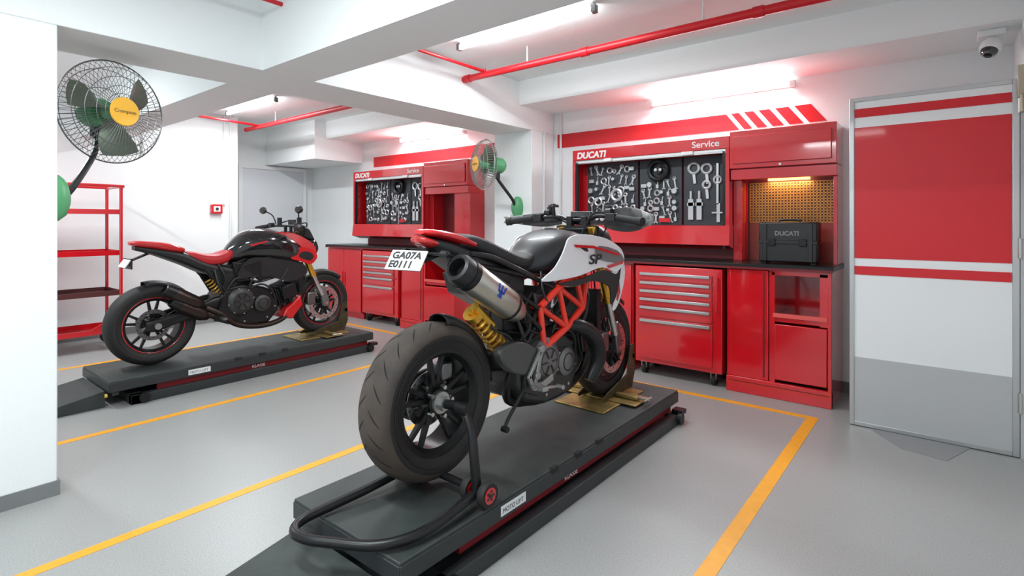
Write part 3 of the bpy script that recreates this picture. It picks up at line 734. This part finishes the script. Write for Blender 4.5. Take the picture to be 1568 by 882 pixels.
O('chain', [g_tube([(-.085, -.07, .42), (-.085, .1, .44), (-.085, .48, .44)], .008), g_tube([(-.085, -.06, .27), (-.085, .2, .32), (-.085, .48, .36)], .008)], dsteel_m, B)
O('sprocket', g_rev([(0, .105), (.006, .105), (.006, .06), (0, .06)], (-.09, 0, .338), (1, 0, 0), 40, True), dsteel_m, B)
engine(B)
forks(B, 1.155, 1.06, 1.47, .305, low=dsteel_m)
tg = []
for s in (-1, 1):
    def P(y, z, x=.155): return (s * x, y, z)
    t = [P(.58, .67), P(.74, .75), P(.92, .81, .14), P(1.14, .88, .07)]
    b_ = [P(.60, .47, .165), P(.80, .54, .165), P(.98, .62, .15), P(1.16, .76, .07)]
    for q in (t, b_):
        for u, v in zip(q, q[1:]): tg.append(g_cyl(u, v, .0185, seg=12))
    for u, v in ((t[0], b_[0]), (t[0], b_[1]), (t[1], b_[1]), (t[1], b_[2]), (t[2], b_[2]), (b_[2], t[3]), (t[2], b_[3])): tg.append(g_cyl(u, v, .0150, seg=12))
    tg.append(g_cyl(b_[0], P(.55, .36, .15), .016, seg=12))
tg.append(g_cyl((0, 1.13, .92), (0, 1.19, .72), .035))
tg += [g_cyl((-.155, .58, .67), (.155, .58, .67), .014), g_cyl((-.16, .80, .54), (.16, .80, .54), .012)]
O('trellis_frame', tg, frame_m, B)
sf = []
for s in (-1, 1):
    sf += [g_cyl((s * .15, .58, .66), (s * .10, .18, .90), .013), g_cyl((s * .16, .60, .55), (s * .11, .25, .84), .012), g_cyl((s * .14, .42, .76), (s * .14, .50, .62), .011),
           g_cyl((s * .10, .18, .90), (s * .07, -.0, .96), .012), g_cyl((s * .15, .74, .74), (s * .12, .55, .82), .012), g_cyl((s * .12, .55, .82), (s * .10, .18, .90), .012)]
O('subframe', sf, blkm_m, B)
O('fuel_tank', g_loft([(.54, .86, .06, .04, .03), (.62, .87, .10, .07, .05), (.72, .90, .145, .105, .09), (.85, .92, .18, .125, .12), (.98, .92, .195, .12, .12), (1.10, .91, .19, .10, .10), (1.2, .90, .15, .07, .08), (1.26, .89, .09, .04, .05)], 2.6, 32, 6), gpaint_m, B)
O('tank_cap', g_rev([(0, .001), (.006, .04), (0, .045)], (0, .90, 1.045), (0, .05, 1)), blkm_m, B)
def flare(pts, s, x0, k, th=.008, y0=.7, sm=4, cv=.25):
    g = g_plate(pts, 0, th, sm)
    v = [(s * (x0 + (p[1] - y0) * k - cv * max(0, p[2] - .93) + p[0]), p[1], p[2]) for p in g[0]]
    return v, g[1]
for s in (-1, 1):
    tg_ = 'r' if s > 0 else 'l'
    O('side_panel_' + tg_, flare([(.585, .795), (.68, .86), (.77, .96), (.82, 1.005), (.92, 1.02), (1.05, 1.01), (1.17, .985), (1.27, .93), (1.30, .86), (1.22, .80), (1.08, .835), (.86, .80)], s, .17, .10), wpaint_m, B, .003)
    O('side_panel_lower_' + tg_, flare([(.70, .775), (.90, .785), (1.10, .82), (1.24, .785), (1.28, .83), (1.24, .68), (1.18, .62), (1.16, .72), (1.0, .765), (.85, .75)], s, .168, .09), blk_m, B, .003)
    O('side_panel_scoop_' + tg_, flare([(1.20, .79), (1.31, .86), (1.33, .76), (1.27, .62), (1.21, .58), (1.24, .70)], s, .155, .10), wpaint_m, B, .003)
    O('panel_grey_' + tg_, flare([(1.06, .955), (1.22, .925), (1.29, .875), (1.27, .85), (1.12, .865), (1.02, .90)], s, .1785, .10, .002, sm=2), ggrey_m, B)
    O('red_stripe_' + tg_, flare([(.84, .968), (1.0, .958), (1.24, .905), (1.24, .892), (1.0, .943), (.85, .953)], s, .1795, .10, .003, sm=0), rpaint_m, B)
    O('red_stripe_low_' + tg_, flare([(1.12, .842), (1.28, .862), (1.28, .846), (1.14, .826)], s, .1795, .10, .003, sm=0), rpaint_m, B)
    O('scoop_stripe_' + tg_, flare([(1.245, .76), (1.26, .77), (1.275, .68), (1.25, .63), (1.24, .64), (1.255, .69)], s, .165, .10, .003, sm=0), rpaint_m, B)
text('side_lettering', 'SP', .072, (.207, .95, .860), (math.radians(90), 0, math.radians(84.5)), black_ink, B, .001, .0015, .2, 1.6)
O('seat', g_loft([(.10, 1.00, .085, .02, .03), (.16, 1.0, .105, .035, .04), (.24, .98, .12, .038, .05), (.36, .935, .13, .038, .05), (.50, .90, .12, .03, .05), (.62, .90, .09, .035, .05), (.70, .93, .06, .03, .04)], 3), M('seat_black', (.018, .018, .02), .6, bump=.2, bscale=400), B)
O('seat_grab', [g_tube([(s * .10, .14, .95), (s * .125, .25, .93), (s * .12, .40, .88), (s * .13, .55, .82)], .014) for s in (-1, 1)], blk_m, B)
O('tail_fairing', g_loft([(-.06, 1.045, .03, .008, .008), (-.02, 1.042, .070, .014, .016), (.05, 1.028, .095, .020, .022), (.11, 1.01, .110, .020, .024), (.17, .99, .115, .012, .02)], 2.8), rpaint_m, B)
O('tail_light', g_loft([(-.075, 1.015, .03, .012, .012), (-.05, 1.008, .06, .016, .02), (.02, .99, .07, .012, .03), (.08, .975, .05, .01, .02)], 2.6), tail_m, B)
O('tail_under', g_loft([(-.03, 1.0, .06, .02, .02), (.07, .97, .10, .03, .06), (.25, .90, .11, .04, .09), (.42, .84, .10, .04, .07)], 3), blk_m, B)
pm = Matrix.Translation((-.015, -.115, .93)) @ Matrix.Rotation(math.radians(8), 4, 'Z') @ Matrix.Rotation(math.radians(-34), 4, 'X')
O('plate_bracket', [g_bar((0, .05, .955), (-.01, -.085, .915), .07, .015), xf(g_box((-.08, .004, -.04), (.08, .016, .04)), pm)], blk_m, B)
O('license_plate', xf(g_box((-.095, -.003, -.046), (.095, .003, .046)), pm), plate_m, B, .002)
for i, tx in enumerate(('GA07A', 'E0111')):
    t = text('plate_text_%d' % i, tx, .044, (0, 0, 0), (0, 0, 0), black_ink, B, .0005, .0012, 0, 1)
    t.matrix_local = pm @ Matrix.Translation((-.080, -.0045, .006 - i * .042)) @ Matrix.Rotation(pi / 2, 4, 'X') @ Matrix.Diagonal((1.15, 1, 1, 1))
O('indicators', [g_rev([(0, .001), (0, .018), (.03, .014), (.035, .001)], (s * .11, -.03, .955), (s, 0, 0)) for s in (-1, 1)] + [g_cyl((-.1, -.03, .955), (.1, -.03, .955), .007)], blk_m, B)
m0 = Vector((.165, -.005, .905)); m1 = Vector((.150, .43, .655)); dd = (m1 - m0).normalized()
O('muffler_body', g_rev([(.05, .061), (.06, .068), (.40, .069), (.47, .050), (.50, .030), (.50, .001)], m0, dd, 36), titan_m, B)
O('muffler_cap', g_rev([(.06, .066), (.02, .065), (0, .058), (-.006, .046), (.0, .040), (.05, .038), (.05, .001)], m0, dd, 36), blk_m, B)
O('muffler_bands', [g_rev([(.055, .0695), (.085, .0695)], m0, dd, 36), g_rev([(.385, .0702), (.40, .0702)], m0, dd, 36)], blkm_m, B)
qn = dd.cross(Vector((0, 0, 1))).normalized()
if qn.x < 0: qn = -qn
up_ = qn.cross(dd).normalized()
if up_.z < 0: up_ = -up_
cc0 = m0 + dd * .235 + qn * .0685
O('muffler_sticker', [g_bar(cc0 - up_ * .026, cc0 + up_ * .002, .022, .003, up=qn)] + [g_bar(cc0 + dd * k, cc0 + dd * k * 1.5 + up_ * .03, .008, .003, up=qn) for k in (-.018, 0, .018)] + [g_bar(cc0 - dd * .024, cc0 + dd * .024, .010, .003, up=qn)], blue_m, B)
O('exhaust_pipes', [g_tube([m1 + dd * .05, (.12, .52, .60), (.10, .56, .52), (.11, .60, .62), (.10, .64, .72)], .027),
                    g_tube([(.06, 1.10, .42), (.10, 1.11, .36), (.10, 1.06, .26), (.09, .95, .20), (.08, .8, .175), (.07, .6, .19), (.05, .45, .25), (.1, .5, .5)], .024)], M('pipe_dark', (.035, .032, .03), .35, .8), B)
O('header_shield', g_tube([(.13, .80, .54), (.185, .90, .53), (.20, 1.02, .45), (.20, 1.06, .33), (.18, 1.00, .22)], [.02, .04, .046, .046, .03], 14), blkm_m, B)
O('shock_body', [g_cyl((.075, .42, .44), (.075, .17, .70), .022), g_cyl((.10, .28, .62), (.10, .17, .72), .022), g_cyl((.075, .40, .47), (.075, .385, .485), .046), g_cyl((.075, .20, .67), (.075, .18, .69), .046)], gold_m, B)
O('shock_spring', spring((.075, .37, .50), (.075, .20, .67), .038, .0075, 7), M('spring_yellow', (.62, .36, .05), .35, .6), B)
O('side_cover', [g_plate([(.16, .86), (.42, .78), (.56, .68), (.56, .60), (.40, .66), (.20, .76)], -.10, .085)], blk_m, B, .01)
O('battery_box', g_box((-.08, .40, .56), (.08, .56, .84)), blk_m, B, .015)
for s in (-1, 1):
    O('footrest_plate_%d' % s, [g_bar((s * .19, .48, .30), (s * .19, .54, .48), .022, .014, up=(1, 0, 0)), g_bar((s * .19, .44, .36), (s * .19, .54, .48), .018, .014, up=(1, 0, 0)), g_bar((s * .19, .44, .37), (s * .19, .48, .30), .020, .014, up=(1, 0, 0)), g_cyl((s * .18, .54, .48), (s * .20, .54, .48), .018)], silver_m, B, .002)
    O('footpeg_%d' % s, [g_bar((s * .19, .48, .325), (s * .275, .46, .32), .034, .020), g_bar((s * .19, .48, .30), (s * .20, .66, .275), .014, .014), g_cyl((s * .20, .66, .275), (s * .24, .66, .275), .012), g_cyl((s * .185, .50, .36), (s * .205, .50, .36), .018), g_bar((s * .20, .50, .30), (s * .20, .62, .33), .012, .03)], silver_m, B, .002)
O('heel_guard', [g_plate([(.25, .50), (.30, .535), (.42, .53), (.56, .46), (.60, .38), (.55, .345), (.44, .37), (.33, .41)], .13, .178, 3)], M('heel_grey', (.085, .085, .085), .4, .3), B, .012)
O('side_stand', g_cyl((-.16, .60, .25), (-.22, .40, .18), .012), blkm_m, B)
O('heel_parts', [g_tube([(.17, .44, .32), (.17, .38, .26), (.16, .33, .20), (.16, .30, .16)], .008), g_cyl((.15, .30, .16), (.18, .30, .16), .014)], blkm_m, B)
O('rear_brake_hose', [g_tube([(.14, .45, .36), (.15, .36, .55), (.12, .26, .62), (.08, .30, .75)], .006), g_tube([(.12, .56, .74), (.15, .46, .68), (.14, .50, .58), (.15, .58, .54)], .007),
                      g_tube([(.13, .62, .84), (.16, .60, .74), (.17, .66, .64), (.15, .72, .56)], .006)], blk_m, B)
O('radiator', [g_box((-.15, 1.14, .46), (.15, 1.18, .70))] + [g_box((-.152, 1.18, .47 + k * .022), (.152, 1.186, .475 + k * .022)) for k in range(10)], blkm_m, B)
O('headlight_cowl', g_loft([(1.22, .98, .06, .05, .06), (1.28, .97, .11, .10, .09), (1.36, .95, .12, .10, .09), (1.43, .91, .09, .06, .07), (1.47, .89, .04, .03, .03)], 2.8), gpaint_m, B)
O('headlight', g_loft([(1.40, .90, .06, .035, .04), (1.455, .885, .06, .035, .04), (1.47, .88, .04, .02, .02)], 3), lens_m, B)
O('front_beak', g_loft([(1.26, .80, .05, .015, .015), (1.38, .81, .07, .02, .015), (1.52, .78, .06, .02, .012), (1.66, .70, .03, .01, .008)], 3), rpaint_m, B)
hugger(B, 1.47, .305, .318, math.radians(55), math.radians(150), .06, blk_m, 'front_fender')
O('handlebar', g_tube([(-.43, 1.08, 1.09), (-.28, 1.12, 1.11), (-.14, 1.17, 1.12), (-.06, 1.17, 1.10), (.06, 1.17, 1.10), (.14, 1.17, 1.12), (.28, 1.12, 1.11), (.43, 1.08, 1.09)], .012), blkm_m, B)
O('grips', [g_cyl((s * .29, 1.117, 1.109), (s * .43, 1.08, 1.09), .0195) for s in (-1, 1)] + [g_cyl((s * .43, 1.08, 1.09), (s * .46, 1.073, 1.087), .024) for s in (-1, 1)], rub_m, B)
O('risers', [g_box((s * .05 - .018, 1.15, 1.04), (s * .05 + .018, 1.19, 1.12)) for s in (-1, 1)] + [g_box((-.08, 1.13, 1.035), (.08, 1.2, 1.05))], blkm_m, B, .004)
O('switch_gear', [g_box((s * .25 - .03, 1.10, 1.09), (s * .25 + .03, 1.145, 1.135)) for s in (-1, 1)] + [g_cyl((s * .19, 1.17, 1.14), (s * .23, 1.17, 1.14), .026) for s in (-1, 1)] +
  [g_cyl((s * .20, 1.18, 1.14), (s * .20, 1.18, 1.18), .022) for s in (-1, 1)] + [g_box((s * .2 - .05, 1.15, 1.11), (s * .2 + .04, 1.19, 1.13)) for s in (-1, 1)], blk_m, B, .004)
O('levers', [g_tube([(s * .22, 1.17, 1.115), (s * .30, 1.19, 1.11), (s * .41, 1.155, 1.09)], [.009, .007, .008]) for s in (-1, 1)], blkm_m, B)
for s in (-1, 1):
    v = []; n = 12
    for i in range(n + 1):
        t = i / n; x = .15 + .35 * t; yy = 1.235 - .22 * max(0, t - .45) ** 1.6 * 1.6
        h = .034 + .036 * math.sin(pi * min(1, t * 1.0 + .10))
        if s < 0: h *= .62
        for zz, oy in ((-h, -.012), (0, .006), (h, -.012)): v.append((s * x, yy + oy, 1.100 + zz))
    f = [(i * 3 + k, i * 3 + k + 1, (i + 1) * 3 + k + 1, (i + 1) * 3 + k) for i in range(n) for k in range(2)]
    ob = O('hand_guard_%d' % s, (v, f), [M('guard_dark', (.07, .07, .072), .4), M('guard_grey', (.30, .30, .30), .35, .3)], B, matfn=lambda c, n_: 1 if abs(c.x) > .40 else 0)
    md = ob.modifiers.new('t', 'SOLIDIFY'); md.thickness = .006
    O('guard_light_%d' % s, g_rev([(0, .001), (0, .028), (.018, .028), (.025, .001)], (s * .470, 1.135, 1.10), (s * .8, .4, 0)), silver_m, B)
O('dash', [g_box((-.07, 1.20, 1.07), (.07, 1.225, 1.15))], blkg_m, B, .006)
O('phone_mount', [g_cyl((-.16, 1.16, 1.12), (-.16, 1.15, 1.18), .010), g_box((-.19, 1.14, 1.175), (-.13, 1.165, 1.19)), g_rev([(0, .001), (0, .022), (.015, .018), (.02, .001)], (-.16, 1.15, 1.18), (0, 0, 1))], blk_m, B)
O('cables', [g_tube([(.2, 1.18, 1.12), (.15, 1.27, 1.08), (.07, 1.26, .9), (.07, 1.25, .7), (.09, 1.33, .45), (.08, 1.38, .38)], .005), g_tube([(-.2, 1.18, 1.12), (-.12, 1.28, 1.06), (-.05, 1.24, .9), (-.06, 1.15, .8)], .005),
             g_tube([(.17, 1.18, 1.14), (.08, 1.24, 1.16), (.02, 1.22, 1.0)], .005), g_tube([(.24, 1.13, 1.12), (.16, 1.10, 1.14), (.08, 1.12, 1.06), (.05, 1.10, .95)], .005)], rub_m, B)

# ----- paddock stand (single-sided)
ps = top('paddock_stand')
zt = .2
hp = [(-1.42, 1.55, zt + .055), (-1.405, 1.42, zt + .045), (-1.40, 1.28, zt + .035), (-1.425, 1.18, zt + .028), (-1.49, 1.10, zt + .022), (-1.60, 1.035, zt + .02), (-1.70, .985, zt + .02), (-1.775, .985, zt + .02), (-1.815, 1.04, zt + .022), (-1.815, 1.15, zt + .025), (-1.80, 1.32, zt + .035), (-1.79, 1.55, zt + .055)]
O('hoop', g_tube(hp, .018, 12), blkm_m, ps)
O('cross_tube', [g_cyl((-1.84, 1.55, zt + .055), (-1.36, 1.55, zt + .055), .015)], blkm_m, ps)
O('upright', g_tube([(-1.42, 1.54, zt + .06), (-1.425, 1.53, zt + .18), (-1.45, 1.54, zt + .28), (-1.51, 1.55, .552), (-1.60, 1.55, .552)], [.021, .019, .018, .019, .020], 12), blkm_m, ps)
O('pin_head', g_cyl((-1.53, 1.55, .552), (-1.475, 1.55, .552), .026), blkm_m, ps)
for i, x in enumerate((-1.465, -1.375, -1.845, -1.76)):
    O('wheel_%d' % i, g_rev([(-.014, .030), (-.016, .045), (0, .050), (.016, .045), (.014, .030)], (x, 1.55, zt + .051), (1, 0, 0), 28), rub_m, ps)
    O('wheel_hub_%d' % i, [g_cyl((x - .013, 1.55, zt + .051), (x + .017, 1.55, zt + .051), .031)], red_m, ps)
    O('wheel_spokes_%d' % i, [g_cyl((x + .0172, 1.55 + math.cos(a) * .017, zt + .051 + math.sin(a) * .017), (x + .0178, 1.55 + math.cos(a) * .017, zt + .051 + math.sin(a) * .017), .006, seg=8) for a in [k * pi / 2.5 for k in range(5)]] + [g_cyl((x + .016, 1.55, zt + .051), (x + .022, 1.55, zt + .051), .008)], black_ink, ps)

# ----- far bike: black/red naked
N = top('motorcycle', (-4.86, 1.505, .203))
WZ = .296
wheel(N, 0, WZ, .312, .18, 'rear', rub_m, grooves=False)
wheel(N, 1.462, .302, .298, .12, 'front', rub_m, grooves=False)
O('rear_rim_stripe', g_torus((.075, 0, WZ), (1, 0, 0), .213, .003, 48, 6), rpaint_m, N)
O('front_rim_stripe', g_torus((.052, 1.462, .302), (1, 0, 0), .213, .003, 48, 6), rpaint_m, N)
disc(N, .05, 0, WZ, .12, 'rear_disc', dsteel_m)
O('swingarm', [g_loft([(-.07, WZ, .012, .035, .035, s * .115), (.0, WZ + .003, .02, .045, .045, s * .118), (.2, .35, .022, .045, .04, s * .12), (.42, .40, .03, .07, .06, s * .11), (.52, .40, .03, .07, .06, s * .10)], 3) for s in (-1, 1)], blkm_m, N)
O('axle_nut', g_cyl((.10, 0, WZ), (.16, 0, WZ), .024), steel_m, N)
hugger(N, 0, WZ, .328, math.radians(0), math.radians(100), .06, blk_m)
engine(N, .0, .02, blkm_m, engine_m)
forks(N, 1.13, 1.0, 1.462, .302, low=cover_m)
O('front_frame', [g_plate([(.62, .72), (.9, .80), (1.16, .88), (1.18, .74), (.98, .62), (.78, .58)], s * .13, s * .15) for s in (-1, 1)], blkm_m, N, .012)
O('fuel_tank', g_loft([(.54, .80, .05, .04, .04), (.60, .83, .10, .09, .08), (.70, .88, .15, .13, .12), (.83, .90, .19, .14, .15), (.96, .89, .21, .135, .16), (1.08, .86, .20, .11, .14), (1.20, .82, .15, .08, .10), (1.28, .79, .08, .03, .05)], 2.5, 32, 6), blkg_m, N)
O('tank_flash', [flare([(.84, .965), (.94, 1.005), (1.10, .995), (1.24, .93), (1.32, .86), (1.33, .79), (1.22, .81), (1.08, .86), (.96, .90)], s, .198, -.10, .012, .7, 3, .45) for s in (-1, 1)], rpaint_m, N, .003)
O('tank_flash_thin', [flare([(.68, .90), (.84, .935), (.94, .90), (.94, .89), (.84, .922), (.70, .888)], s, .172, .05, .012, .7, 0, .45) for s in (-1, 1)], rpaint_m, N)
O('tank_scoop', [flare([(1.06, .77), (1.14, .86), (1.26, .84), (1.32, .77), (1.26, .70), (1.16, .73)], s, .15, .05) for s in (-1, 1)], rpaint_m, N)
O('scoop_mesh', [flare([(1.14, .775), (1.17, .82), (1.25, .81), (1.28, .77), (1.24, .735)], s, .1585, .05, .003) for s in (-1, 1)], blk_m, N)
O('side_panel', [flare([(.60, .62), (.70, .78), (.95, .76), (1.20, .70), (1.22, .60), (1.05, .56), (.82, .62)], s, .14, .02) for s in (-1, 1)], blk_m, N)
O('seat', g_loft([(.23, .825, .10, .03, .03), (.29, .810, .12, .045, .04), (.37, .785, .135, .050, .05), (.46, .78, .13, .050, .05), (.55, .80, .105, .055, .05), (.61, .85, .07, .03, .04)], 3), M('seat_red', (.50, .012, .02), .5), N)
O('tail_fairing', g_loft([(-.15, .935, .025, .014, .014), (-.09, .93, .08, .024, .026), (.02, .915, .115, .030, .034), (.12, .895, .13, .034, .04), (.20, .875, .115, .02, .03)], 2.8), rpaint_m, N)
O('tail_base', g_loft([(-.12, .90, .04, .015, .02), (.0, .87, .09, .03, .03), (.2, .81, .12, .05, .06), (.36, .73, .13, .05, .06), (.58, .67, .12, .05, .06)], 3), blk_m, N)
O('plate_bracket', [g_bar((0, .0, .86), (0, -.14, .80), .05, .012), g_box((-.09, -.16, .74), (.09, -.15, .82))], blk_m, N)
O('license_plate', rotx(g_box((-.08, -.172, .74), (.08, -.166, .82)), -.6, (0, -.16, .79)), plate_m, N)
a0 = Vector((.17, .04, .58)); a1 = Vector((.15, .34, .40)); dn = (a1 - a0).normalized()
for i, off in enumerate((Vector((0, 0, 0)), Vector((-.02, .05, -.10)))):
    O('muffler_%d' % i, g_rev([(.06, .046), (.08, .055), (.26, .055), (.32, .03), (.34, .001)], a0 + off, dn, 28), M('pipe_brown', (.05, .035, .03), .35, .8), N)
    O('muffler_tip_%d' % i, g_rev([(.08, .053), (.02, .048), (0, .042), (-.005, .032), (.03, .028), (.03, .001)], a0 + off, dn, 28), blkm_m, N)
O('exhaust_pipes', [g_tube([a1, (.15, .46, .33), (.14, .60, .22), (.13, .82, .18), (.12, 1.02, .22), (.1, 1.13, .35), (.06, 1.12, .44)], .024), g_tube([a1 + Vector((0, 0, -.05)), (.12, .50, .3), (.1, .56, .5), (.1, .60, .66)], .024)], M('pipe_brown', (.1, .06, .045)), N)
O('belly_pan', g_plate([(1.00, .22), (1.10, .20), (1.20, .32), (1.18, .42), (1.10, .34), (1.04, .30)], -.10, .14), rpaint_m, N, .012)
O('radiator', [g_box((-.15, 1.16, .44), (.15, 1.2, .72))], blkm_m, N, .006)
O('shock_spring', spring((.10, .46, .50), (.10, .38, .62), .028, .007, 5), M('spring_yellow', (.62, .36, .05), .35, .6), N)
O('rear_struts', [g_cyl((s * .12, .52, .50), (s * .11, .30, .78), .016) for s in (-1, 1)] + [g_plate([(.40, .28), (.50, .25), (.56, .42), (.48, .48)], s * .15, s * .165) for s in (-1, 1)], blkm_m, N)
O('side_fill', [g_plate([(.34, .74), (.52, .70), (.62, .64), (.60, .46), (.48, .48), (.40, .62)], s * .09, s * .12) for s in (-1, 1)], blk_m, N, .01)
O('footpegs', [g_bar((s * .16, .46, .30), (s * .26, .45, .30), .03, .016) for s in (-1, 1)], cover_m, N)
O('headlight', g_loft([(1.24, .86, .07, .08, .08), (1.32, .86, .10, .095, .09), (1.38, .85, .09, .08, .08), (1.42, .84, .04, .04, .04)], 2.3), blkg_m, N)
O('screen', g_plate([(1.24, .95), (1.36, .92), (1.30, 1.03), (1.22, 1.07)], -.09, .09), blk_m, N, .01)
O('handlebar', g_tube([(-.40, 1.03, 1.04), (-.28, 1.08, 1.06), (-.12, 1.13, 1.06), (.12, 1.13, 1.06), (.28, 1.08, 1.06), (.40, 1.03, 1.04)], .012), blkm_m, N)
O('grips', [g_cyl((s * .28, 1.08, 1.06), (s * .41, 1.025, 1.038), .018) for s in (-1, 1)], rub_m, N)
O('switch_gear', [g_box((s * .24 - .03, 1.07, 1.045), (s * .24 + .03, 1.11, 1.09)) for s in (-1, 1)] + [g_cyl((s * .18, 1.14, 1.07), (s * .18, 1.14, 1.14), .022) for s in (-1, 1)] + [g_box((-.06, 1.16, 1.05), (.06, 1.18, 1.12))], blk_m, N, .004)
O('risers', [g_cyl((s * .05, 1.13, .98), (s * .05, 1.13, 1.06), .015) for s in (-1, 1)], blkm_m, N)
O('levers', [g_tube([(s * .2, 1.13, 1.06), (s * .28, 1.14, 1.055), (s * .39, 1.09, 1.035)], .007) for s in (-1, 1)], blkm_m, N)
mg = []
for s in (-1, 1):
    mg.append(g_tube([(s * .21, 1.12, 1.08), (s * .24, 1.10, 1.16), (s * .30, 1.06, 1.20)], .006))
    mg.append(xf(g_rev([(-.012, .001), (-.012, .04), (.0, .055), (.01, .05), (.012, .001)], (0, 0, 0), (0, 1, 0), 28), Matrix.Translation((s * .33, 1.05, 1.21)) @ Matrix.Diagonal((1.2, 1, .65, 1))))
O('mirrors', mg, blk_m, N)
O('cables', [g_tube([(.2, 1.14, 1.08), (.14, 1.24, 1.08), (.08, 1.24, .95), (.08, 1.2, .8)], .006), g_tube([(-.2, 1.14, 1.08), (-.12, 1.24, 1.1), (-.05, 1.22, .9)], .006)], rub_m, N)
hugger(N, 1.462, .302, .314, math.radians(50), math.radians(140), .06, blk_m, 'front_fender')

# ------------------------------------------------------------------ camera / world
cam = bpy.data.cameras.new('camera'); co = bpy.data.objects.new('camera', cam); sc.collection.objects.link(co)
co.location = (0, 0, 1.3); co.rotation_euler = (pi / 2, 0, math.radians(38.95))
cam.sensor_width = 36; cam.lens = 36 * 824 / 1568; cam.shift_y = -101 / 1568; cam.clip_start = .05
sc.camera = co
w = bpy.data.worlds.new('world'); sc.world = w; w.use_nodes = True
bg = w.node_tree.nodes['Background']; bg.inputs[0].default_value = (.85, .93, 1, 1); bg.inputs[1].default_value = .8
sc.view_settings.view_transform = 'Standard'; sc.view_settings.look = 'None'; sc.view_settings.exposure = 0.14
